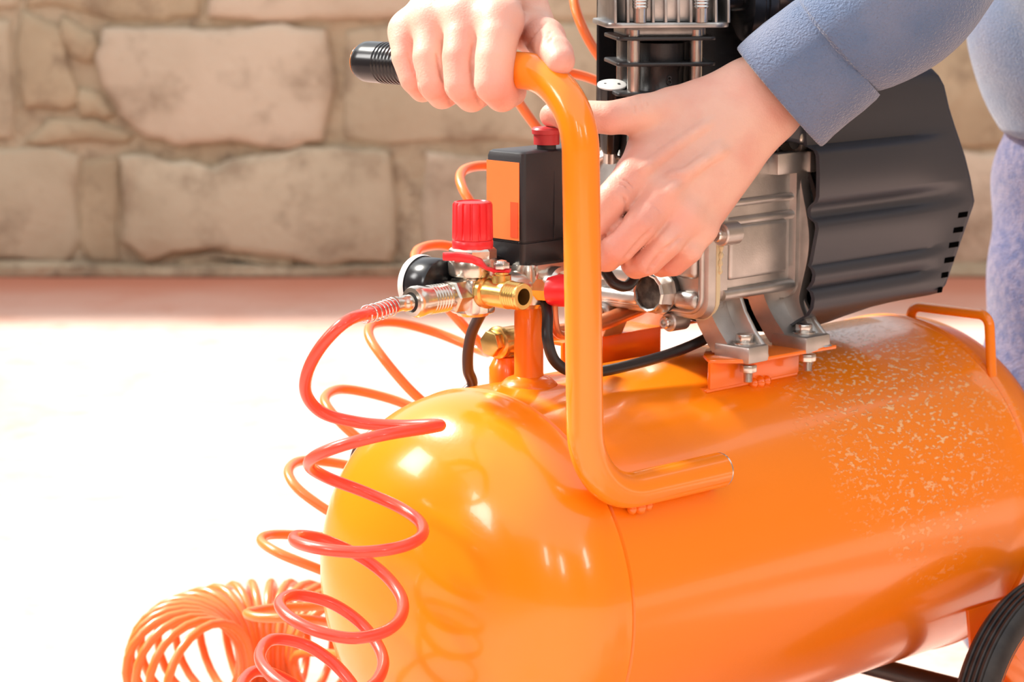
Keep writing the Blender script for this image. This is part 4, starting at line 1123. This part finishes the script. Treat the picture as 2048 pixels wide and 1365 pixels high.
hose2 = thing('glare_tinted_spiral_hose', 'spiral air hose, orange from painted-in glare, bunched on the floor and stretched up behind the tank', 'air hose', (-0.226, 2.19, 0))
ctl2 = []
hub = Vector((-0.222, 2.285, 0.0))
r_c, R_m = 0.0520, 0.076
turns = 20
a0, a1 = math.radians(238), math.radians(2)
for i in range(turns * 12 + 1):
    t = i / (turns * 12)
    a = a0 + (a1 - a0) * t
    b = 2 * math.pi * turns * t
    wob = 1 + 0.03 * math.sin(b / 2.7)
    rad = R_m - r_c * math.cos(b) * wob
    ctl2.append(hub + Vector((math.cos(a) * rad, math.sin(a) * rad, r_c + 0.0045 + r_c * math.sin(b))))
D2 = 2.14
run = [(720, 1300, 0.03), (690, 1260, 0.02), (600, 1238, -0.03), (520, 1236, -0.02), (494, 1228, 0.0), (540, 1218, 0.03), (650, 1212, 0.05), (722, 1200, 0.03), (725, 1175, 0.0), (640, 1140, -0.03), (560, 1108, -0.03), (522, 1082, 0.0), (545, 1070, 0.03),
       (640, 1074, 0.05), (760, 1082, 0.03), (775, 1060, 0.0), (700, 1045, -0.03), (640, 1012, -0.03), (590, 972, -0.02), (577, 942, 0.0), (605, 922, 0.03), (690, 930, 0.05), (800, 960, 0.03), (830, 935, 0.0), (770, 915, -0.03), (705, 868, -0.03), (660, 822, -0.02),
       (650, 796, 0.0), (685, 779, 0.03), (780, 798, 0.045), (880, 838, 0.03), (905, 840, 0.0), (880, 830, -0.02), (825, 785, -0.03), (765, 715, -0.03), (738, 672, -0.01), (745, 650, 0.01), (790, 645, 0.03), (870, 665, 0.045), (950, 697, 0.03),
       (976, 706, 0.01), (965, 693, -0.01), (930, 655, -0.03), (890, 610, -0.03), (845, 550, -0.03), (830, 515, -0.01), (842, 497, 0.01), (890, 491, 0.03), (970, 520, 0.045), (1060, 560, 0.03), (1090, 570, 0.0), (1060, 540, -0.02), (985, 460, -0.03),
       (935, 395, -0.03), (920, 355, -0.01), (935, 337, 0.01), (985, 333, 0.03), (1090, 370, 0.045), (1170, 410, 0.03), (1190, 400, 0.0), (1150, 345, -0.02), (1070, 250, -0.03), (1035, 200, -0.03), (1018, 165, -0.01), (1040, 140, 0.01), (1100, 140, 0.03), (1185, 158, 0.045),
       (1290, 215, 0.03), (1310, 230, 0.0), (1270, 195, -0.02), (1195, 108, -0.02), (1163, 50, -0.02), (1148, 0, -0.01), (1155, -35, 0.01), (1200, -50, 0.03), (1300, -10, 0.045), (1400, 50, 0.03), (1410, 30, 0.0), (1340, -60, -0.02), (1280, -140, -0.02), (1270, -190, 0.0), (1310, -215, 0.03), (1400, -200, 0.05)]
# small uphill offsets keep the two hose strands apart where a loop doubles back
ctl2 += [at(px, py, D2 + d) for (px, py, d) in run]
hp = spline(ctl2[:turns * 12 - 2], 2)[:-1] + spline(ctl2[turns * 12 - 2:], 7)
for c in hp: c.z = max(c.z, 0.0045)
MB().tube([h_ - Vector(hose2.location) for h_ in hp], 0.0040, 12).build('hose', 'hose_glare', hose2)

# ================================================================== the person
person = thing('person', 'kneeling person in a blue-grey fleece and jeans gripping the handle and pressing the button', 'person', (0.62, 2.42, 0))
def skin_hands():
    parts = []
    # ---------- right hand: fist over the bar
    A = at
    allp = []
    f = Field((-0.115, 1.66, 0.555), (0.060, 1.90, 0.775), 0.0012)
    wr = A(985, -105, 1.795)
    mcp = {'i': A(1000, 42, 1.712), 'm': A(934, 32, 1.730), 'r': A(872, 38, 1.748), 'p': A(818, 62, 1.768)}
    # back of the hand
    for k, r in (('i', 0.0135), ('m', 0.0135), ('r', 0.0130), ('p', 0.0115)):
        f.cap(wr + (mcp[k] - mcp['m']) * 0.35, mcp[k], 0.0165, r, 0.012)
    # palm pad resting on the bar
    f.cap(A(985, 40, 1.755), A(850, 70, 1.800), 0.016, 0.014, 0.012)
    f.cap(A(1000, -30, 1.79), A(880, 20, 1.80), 0.018, 0.016, 0.012)
    # forearm
    f.cap(wr, A(1060, -250, 1.905), 0.026, 0.027, 0.014)
    # knuckle row, joined across
    kk = [mcp[k] for k in 'imrp']
    for a_, b_ in zip(kk, kk[1:]):
        f.cap(a_, b_, 0.0128, 0.0124, 0.010)
    # thumb base and web
    f.cap(A(1030, -40, 1.80), A(1072, 62, 1.775), 0.017, 0.0145, 0.012)
    f.cap(A(1020, 55, 1.745), A(1066, 74, 1.765), 0.0115, 0.0115, 0.010)
    th = f.like()
    th.chain([A(1068, 60, 1.768), A(1094, 82, 1.722), A(1112, 108, 1.694), A(1122, 122, 1.682)], [0.0140, 0.0122, 0.0116, 0.0094], 0.0010)
    th.cap(A(1090, 74, 1.728), A(1091, 74, 1.728), 0.0128, 0.0128, 0.005)
    f.union(th, 0.004)
    fing = None
    chains = (
        ([mcp['i'], A(996, 76, 1.703), A(990, 115, 1.699), A(987, 168, 1.698), A(1004, 190, 1.714), A(1024, 184, 1.734), A(1028, 166, 1.744)], [0.0136, 0.0136, 0.0132, 0.0128, 0.0114, 0.0098, 0.0085]),
        ([mcp['m'], A(927, 76, 1.721), A(922, 114, 1.716), A(925, 170, 1.714), A(943, 192, 1.732), A(964, 184, 1.752), A(970, 166, 1.762)], [0.0132, 0.0131, 0.0127, 0.0122, 0.0110, 0.0096, 0.0085]),
        ([mcp['r'], A(864, 78, 1.742), A(860, 114, 1.737), A(869, 168, 1.735), A(884, 188, 1.752), A(908, 180, 1.770), A(914, 163, 1.780)], [0.0127, 0.0124, 0.0119, 0.0114, 0.0104, 0.0092, 0.0080]),
        ([mcp['p'], A(813, 88, 1.761), A(813, 114, 1.758), A(828, 158, 1.755), A(845, 178, 1.769), A(866, 172, 1.786), A(872, 156, 1.796)], [0.0114, 0.0110, 0.0104, 0.0098, 0.0092, 0.0082, 0.0072]))
    for pts, rs in chains:
        g = f.like().chain(pts, rs, 0.0006)
        if fing is None: fing = g
        else: fing.union(g, 0.0016)
    f.union(fing, 0.0060)
    f.blur(3)
    # clefts between the fingers, creases over the joints
    for line in (((816, 104), (828, 140), (838, 175), (848, 204)), ((874, 110), (884, 155), (896, 195), (908, 220)), ((946, 92), (942, 125), (948, 175), (960, 205), (974, 222))):
        f.groove(line, 1.62, 1.80, 0.0003, 0.0006, 0.0002, 0.0018)
    for line in (((1092, 44), (1072, 64), (1052, 92)), ((1102, 64), (1092, 78)), ((1108, 70), (1098, 84))):
        f.groove(line, 1.62, 1.80, 0.0004, 0.0008, 0.0002, 0.0020)
    parts.append(f.mesh())
    # ---------- left hand: resting on the pump, thumb on the button
    g = Field((0.000, 1.72, 0.435), (0.290, 1.93, 0.700), 0.0012)
    wr = A(1545, 195, 1.848)
    mc = {'i': A(1266, 356, 1.812), 'm': A(1320, 402, 1.806), 'r': A(1366, 440, 1.810), 'p': A(1396, 463, 1.820)}
    # wrist and forearm
    nrm = tuple((A(1500, 250, 1.8) - A(1500, 250, 1.9)).normalized())
    g.cap(A(1515, 178, 1.848), A(1680, 40, 1.850), 0.0215, 0.0250, 0.012)
    g.cap(A(1550, 216, 1.848), A(1700, 70, 1.850), 0.0195, 0.0240, 0.012)
    # metacarpals
    nk = lambda k, w: mc[k] + (w - mc[k]) * 0.06
    g.cap(A(1500, 190, 1.848), nk('i', A(1500, 190, 1.848)), 0.0205, 0.0132, 0.014)
    g.cap(A(1512, 205, 1.845), nk('m', A(1512, 205, 1.845)), 0.0200, 0.0132, 0.014)
    g.cap(A(1525, 225, 1.846), nk('r', A(1525, 225, 1.846)), 0.0190, 0.0122, 0.014)
    g.cap(A(1532, 228, 1.850), nk('p', A(1532, 228, 1.850)), 0.0175, 0.0108, 0.014)
    g.cap(A(1468, 330, 1.845), A(1408, 425, 1.838), 0.0125, 0.0120, 0.012)
    # palm bulk behind
    g.cap(A(1440, 260, 1.862), A(1330, 380, 1.842), 0.018, 0.015, 0.014)
    g.cap(A(1480, 290, 1.862), A(1400, 420, 1.848), 0.016, 0.014, 0.014)
    # thumb side: thenar mass and web to the index
    g.cap(A(1480, 190, 1.855), A(1345, 222, 1.838), 0.0215, 0.0160, 0.012)
    g.cap(A(1400, 235, 1.842), A(1290, 325, 1.822), 0.0165, 0.0145, 0.014)
    g.cap(A(1380, 250, 1.835), A(1285, 290, 1.830), 0.0130, 0.0090, 0.012)
    th = g.like()
    th.chain([A(1345, 224, 1.836), A(1285, 228, 1.824), A(1222, 236, 1.818), A(1150, 232, 1.826), A(1112, 230, 1.836), A(1103, 231, 1.839)], [0.0165, 0.0140, 0.0118, 0.0112, 0.0098, 0.0086], 0.0010)
    g.union(th, 0.006)
    fing = None
    chains = (
        ([mc['i'], A(1230, 394, 1.802), A(1192, 436, 1.806), A(1174, 472, 1.826), A(1178, 498, 1.852)], [0.0134, 0.0126, 0.0126, 0.0110, 0.0095]),
        ([mc['m'], A(1282, 448, 1.796), A(1238, 493, 1.802), A(1214, 514, 1.826), A(1210, 518, 1.850)], [0.0134, 0.0120, 0.0119, 0.0106, 0.0095]),
        ([mc['r'], A(1336, 485, 1.802), A(1297, 522, 1.812), A(1272, 532, 1.838), A(1264, 528, 1.860)], [0.0122, 0.0104, 0.0102, 0.0094, 0.0086]),
        ([mc['p'], A(1379, 501, 1.814), A(1348, 528, 1.826), A(1322, 532, 1.850), A(1314, 528, 1.872)], [0.0108, 0.0093, 0.0088, 0.0082, 0.0076]))
    for pts, rs in chains:
        q = g.like().chain(pts, rs, 0.0006)
        if fing is None: fing = q
        else: fing.union(q, 0.0010)
    # web of skin behind the clefts
    g.cap(A(1266, 400, 1.822), A(1222, 446, 1.824), 0.0085, 0.0080, 0.005)
    g.cap(A(1312, 452, 1.822), A(1262, 502, 1.826), 0.0085, 0.0080, 0.005)
    g.cap(A(1364, 474, 1.826), A(1312, 520, 1.834), 0.0085, 0.0080, 0.005)
    # knuckle caps
    for k, r in (('i', 0.0134), ('m', 0.0134), ('r', 0.0122), ('p', 0.0108)):
        q = mc[k] + Vector((0.002, -0.0016, 0.002))
        g.cap(q, q + Vector((0.0004, 0, 0)), r, r, 0.007)
    g.union(fing, 0.0045)
    g.blur(2)
    # clefts between the fingers
    for line in (((1246, 392), (1254, 408), (1250, 428), (1234, 452), (1204, 478)), ((1302, 458), (1274, 488), (1254, 512), (1238, 534)), ((1362, 474), (1336, 494), (1312, 518), (1296, 544))):
        g.groove(line, 1.70, 1.86, 0.0004, 0.0008, 0.0004, 0.0020)
    # tendons and veins on the back of the hand
    for line, r, dp in ((((1440, 290), (1380, 345), (1335, 390)), 0.0012, 0.0014), (((1420, 246), (1340, 300), (1285, 340)), 0.0012, 0.0015), (((1452, 300), (1410, 322), (1372, 348), (1340, 354)), 0.0010, 0.0007)):
        g.groove(line, 1.70, 1.88, r * 0.3, r * 0.7, dp, 0.0060, sgn=False)
    # wrinkles over the big knuckles and the thumb joint
    for (cx, cy, dx, dy) in ((1256, 366, 12, 9), (1250, 374, 11, 8), (1312, 414, 10, 8), (1292, 205, 3, 14), (1280, 208, 3, 14), (1268, 214, 3, 14)):
        g.groove(((cx - dx, cy - dy), (cx, cy), (cx + dx, cy + dy)), 1.70, 1.88, 0.0002, 0.0003, 0.0000, 0.0014)
    parts.append(g.mesh())
    # ---------- arms and trunk inside the clothes, shoulders, neck and head
    b = Field((-0.05, 1.75, 0.45), (1.0, 2.75, 1.42), 0.010)
    sh_r, sh_l = Vector((0.39, 2.265, 0.965)), Vector((0.66, 2.145, 0.97))
    b.chain([A(1060, -250, 1.905), A(1090, -330, 1.955), Vector((0.16, 2.12, 0.84)), Vector((0.27, 2.20, 0.925)), sh_r], [0.026, 0.028, 0.034, 0.040, 0.046], 0.006)
    b.chain([A(1690, 60, 1.848), A(2000, -260, 1.90), Vector((0.55, 2.10, 0.88)), Vector((0.655, 2.14, 0.965))], [0.025, 0.036, 0.042, 0.046], 0.02)
    b.cap(sh_r, sh_l, 0.052, 0.052, 0.03)
    b.cap(Vector((0.54, 2.25, 0.92)), Vector((0.615, 2.40, 0.66)), 0.115, 0.105, 0.03)
    b.cap(Vector((0.52, 2.17, 1.03)), Vector((0.495, 2.11, 1.12)), 0.055, 0.052, 0.03)
    hc = Vector((0.47, 2.06, 1.21))
    b.cap(hc + Vector((0.012, 0.03, 0.03)), hc + Vector((0.0, 0.0, 0.02)), 0.085, 0.080, 0.02)
    b.cap(hc + Vector((-0.004, -0.018, -0.02)), hc + Vector((-0.018, -0.042, -0.075)), 0.066, 0.034, 0.03)
    b.cap(hc + Vector((-0.028, -0.088, 0.01)), hc + Vector((-0.036, -0.102, -0.022)), 0.010, 0.014, 0.012)
    for sx in (-1, 1):
        e = hc + Vector((sx * 0.082, 0.012 + sx * 0.0, -0.005))
        b.cap(e + Vector((0, 0, 0.02)), e - Vector((0, 0, 0.02)), 0.013, 0.010, 0.01)
        b.cap(hc + Vector((-0.024 + sx * 0.034, -0.088, 0.012)), hc + Vector((-0.024 + sx * 0.034, -0.088, 0.013)), 0.013, 0.013, 0.008, cut=True)
    b.cap(hc + Vector((-0.050, -0.094, -0.062)), hc + Vector((-0.014, -0.094, -0.062)), 0.008, 0.008, 0.008)
    parts.append(b.mesh())
    vs = np.concatenate([p[0] for p in parts]); off = np.cumsum([0] + [len(p[0]) for p in parts])
    fs = np.concatenate([p[1] + off[i] for i, p in enumerate(parts)])
    return vs, fs, hc
vs, fs, HEAD = skin_hands()
PL = np.array(person.location, np.float32)
body = raw_mesh('body', vs - PL, fs, 'skin', person)
# warmer skin over the knuckles and finger ends
fl_ = np.zeros(len(vs), np.float32)
for (px, py, d, r) in ((1000, 30, 1.70, 0.016), (934, 22, 1.715, 0.016), (872, 28, 1.735, 0.015), (818, 55, 1.755, 0.014), (988, 200, 1.69, 0.020), (925, 202, 1.705, 0.018), (872, 200, 1.725, 0.018), (836, 185, 1.75, 0.016), (1120, 120, 1.68, 0.016),
                       (1254, 366, 1.795, 0.020), (1312, 410, 1.79, 0.019), (1358, 440, 1.795, 0.016), (1230, 500, 1.79, 0.020), (1290, 525, 1.80, 0.020), (1340, 525, 1.82, 0.018), (1110, 230, 1.83, 0.018), (1220, 240, 1.80, 0.018)):
    q = np.array(at(px, py, d), np.float32)
    fl_ = np.maximum(fl_, np.exp(-((vs - q) ** 2).sum(1) / (r * r)))
at_ = body.data.attributes.new('flush', 'FLOAT', 'POINT')
at_.data.foreach_set('value', fl_)
def skin_flush(m):
    nt = m.node_tree; N, L = nt.nodes, nt.links
    b = N['Principled BSDF']; src = b.inputs['Base Color'].links[0].from_socket
    a = N.new('ShaderNodeAttribute'); a.attribute_name = 'flush'
    mu = N.new('ShaderNodeMath'); mu.operation = 'MULTIPLY'; mu.inputs[1].default_value = 0.40
    mx = N.new('ShaderNodeMix'); mx.data_type = 'RGBA'; mx.inputs['B'].default_value = srgb(214, 128, 116)
    L.new(a.outputs['Fac'], mu.inputs[0]); L.new(mu.outputs[0], mx.inputs['Factor']); L.new(src, mx.inputs['A']); L.new(mx.outputs['Result'], b.inputs['Base Color'])
skin_flush(M['skin'])

# hair
hf = Field((HEAD.x - 0.13, HEAD.y - 0.11, HEAD.z - 0.08), (HEAD.x + 0.13, HEAD.y + 0.15, HEAD.z + 0.15), 0.007)
hf.cap(HEAD + Vector((0.014, 0.040, 0.044)), HEAD + Vector((0.004, 0.014, 0.046)), 0.088, 0.080, 0.02)
hf.cap(HEAD + Vector((0.02, 0.07, -0.01)), HEAD + Vector((0.02, 0.06, 0.03)), 0.065, 0.075, 0.02)
hf.cap(HEAD + Vector((-0.03, -0.10, -0.04)), HEAD + Vector((-0.02, -0.075, 0.025)), 0.05, 0.045, 0.01, cut=True)
v_, f_ = hf.mesh()
raw_mesh('hair', v_ - PL, f_, 'hair', person)

# ---- fleece: sleeves as lofted cloth tubes
def cloth_ring(c, t, e1, a, b, n=56, amp=0.0, seed=0.0, fr=9.0):
    t = t.normalized(); e1 = (e1 - t * e1.dot(t)).normalized(); e2 = t.cross(e1)
    out = []
    for k in range(n):
        an = 2 * math.pi * k / n
        d = e1 * math.cos(an) * a + e2 * math.sin(an) * b
        p = c + d
        if amp:
            q = p * fr + Vector((seed, seed * 2, 0))
            p = p + d.normalized() * amp * noise.noise(q)
        out.append(p - person.location)
    return out
fleece = thing_part('fleece', None); fleece.parent = person
def sleeve(name, stations, side_dir, amp, n=56):
    pts = [s[0] for s in stations]
    rings = []
    fine = spline(pts, 10)
    for i, c in enumerate(fine):
        t = i / 10.0; k = min(int(t), len(stations) - 2); fr_ = t - k
        a = stations[k][1] * (1 - fr_) + stations[k + 1][1] * fr_
        b = stations[k][2] * (1 - fr_) + stations[k + 1][2] * fr_
        tg = fine[min(i + 1, len(fine) - 1)] - fine[max(i - 1, 0)]
        rings.append(cloth_ring(c, tg, side_dir, a, b, n, amp * min(1, i / 6.0), 3.0, 11.0))
    return MB().loft(rings, (False, False)).build(name, 'fleece', fleece, sharp=0)
# left cuff and sleeve
sd = (at(1650, 287, 1.845) - at(1465, 103, 1.845)).normalized()
c0, c1 = at(1557, 195, 1.845), at(1670, 98, 1.836)
axl = (c1 - c0)
rings = []
for (t, ka, kb) in ((1.06, 0.985, 0.98), (0.98, 1.00, 1.0), (0.75, 1.0, 1.0), (0.5, 0.995, 1.0), (0.25, 0.995, 0.99), (0.08, 1.0, 0.99), (0.02, 0.995, 0.985), (0.0, 0.975, 0.96), (0.02, 0.945, 0.92), (0.12, 0.93, 0.90), (0.4, 0.90, 0.86), (0.8, 0.85, 0.80)):
    rings.append(cloth_ring(c0 + axl * t, axl, sd, 0.0460 * ka, 0.0385 * kb, 72, 0.0022, 5.0, 26.0))
MB().loft(rings, (False, False)).build('cuff', 'fleece', fleece, sharp=0)
sleeve('sleeve', [(c1 - axl * 0.015, 0.0448, 0.037), (c1 + axl * 0.06, 0.0485, 0.041), (c1 + axl * 0.25, 0.0520, 0.0445), (at(1740, 38, 1.838), 0.0545, 0.048), (at(1830, -50, 1.850), 0.058, 0.052), (at(2000, -260, 1.90), 0.062, 0.06), (Vector((0.55, 2.10, 0.88)), 0.070, 0.07), (Vector((0.66, 2.13, 0.97)), 0.085, 0.085)], sd, 0.010)
# right cuff and sleeve (above the picture)
w0, w1 = at(1045, -205, 1.875), at(1090, -330, 1.955)
sd2 = Vector((0.7, -0.5, -0.4)).normalized()
ax2 = w1 - w0
rings = []
for (t, ka) in ((1.05, 0.985), (0.9, 1.0), (0.5, 1.0), (0.08, 1.0), (0.0, 0.97), (0.03, 0.93), (0.5, 0.88)):
    rings.append(cloth_ring(w0 + ax2 * t, ax2, sd2, 0.043 * ka, 0.040 * ka, 48, 0.002, 7.0, 26.0))
MB().loft(rings, (False, False)).build('cuff', 'fleece', fleece, sharp=0)
sleeve('sleeve', [(w1 - ax2 * 0.02, 0.042, 0.039), (w1 + ax2 * 0.2, 0.050, 0.046), (Vector((0.16, 2.12, 0.84)), 0.060, 0.058), (Vector((0.27, 2.20, 0.93)), 0.070, 0.068), (Vector((0.38, 2.26, 0.97)), 0.085, 0.085)], sd2, 0.010)
# trunk of the fleece
tf = Field((0.20, 1.90, 0.44), (1.02, 2.80, 1.12), 0.008)
tf.cap(Vector((0.385, 2.27, 0.96)), Vector((0.675, 2.14, 0.97)), 0.088, 0.088, 0.06)
tf.cap(Vector((0.54, 2.25, 0.92)), Vector((0.615, 2.40, 0.58)), 0.155, 0.150, 0.06)
tf.cap(Vector((0.520, 2.42, 0.60)), Vector((0.75, 2.38, 0.60)), 0.086, 0.085, 0.06)
tf.cap(Vector((0.530, 2.44, 0.66)), Vector((0.73, 2.40, 0.66)), 0.088, 0.090, 0.06)
X, Y, Z = np.meshgrid(*tf.ax, indexing='ij')
tf.d += (0.004 * np.sin(Z * 55 + X * 20) * np.sin(Y * 30 + X * 12)).astype(np.float32)
hem = (0.522 - Z).astype(np.float32)
tf.d = np.maximum(tf.d, hem)
neck = np.sqrt((X - 0.513) ** 2 + (Y - 2.155) ** 2 + (Z - 1.07) ** 2) - 0.062
tf.d = np.maximum(tf.d, -neck.astype(np.float32))
v_, f_ = tf.mesh()
raw_mesh('fleece_body', v_ - PL, f_, 'fleece', fleece)
# jeans: kneeling upright
JX = Vector((0.022, 0, 0))
jf = Field((0.30, 2.10, -0.01), (1.04, 2.98, 0.66), 0.008)
for (hip, knee, ank) in ((Vector((0.530, 2.44, 0.47)), Vector((0.470, 2.40, 0.075)), Vector((0.54, 2.80, 0.065))), (Vector((0.715, 2.40, 0.47)), Vector((0.775, 2.36, 0.075)), Vector((0.79, 2.76, 0.065)))):
    jf.cap(hip + JX, knee + JX, 0.094, 0.070, 0.03)
    jf.cap(knee + JX, ank + JX, 0.064, 0.050, 0.02)
jf.cap(Vector((0.545, 2.44, 0.52)) + JX, Vector((0.705, 2.40, 0.52)) + JX, 0.094, 0.094, 0.05)
X, Y, Z = np.meshgrid(*jf.ax, indexing='ij')
jf.d += (0.0045 * np.sin(Z * 48 + X * 25 + np.sin(Y * 20)) * np.sin(Y * 22 + X * 18 + Z * 9)).astype(np.float32)
jf.d = np.maximum(jf.d, (0.004 - Z).astype(np.float32))
v_, f_ = jf.mesh()
raw_mesh('jeans', v_ - PL, f_, 'denim', person)
for ank in (Vector((0.562, 2.80, 0.0)), Vector((0.812, 2.76, 0.0))):
    sf = Field(ank + Vector((-0.08, -0.02, -0.01)), ank + Vector((0.08, 0.17, 0.20)), 0.006)
    sf.cap(ank + Vector((0, 0.03, 0.06)), ank + Vector((0, 0.09, 0.045)), 0.046, 0.040, 0.02)
    sf.cap(ank + Vector((0, 0.09, 0.045)), ank + Vector((0, 0.10, 0.13)), 0.040, 0.038, 0.02)
    v_, f_ = sf.mesh()
    raw_mesh('shoe', v_ - PL, f_, 'sole', person)
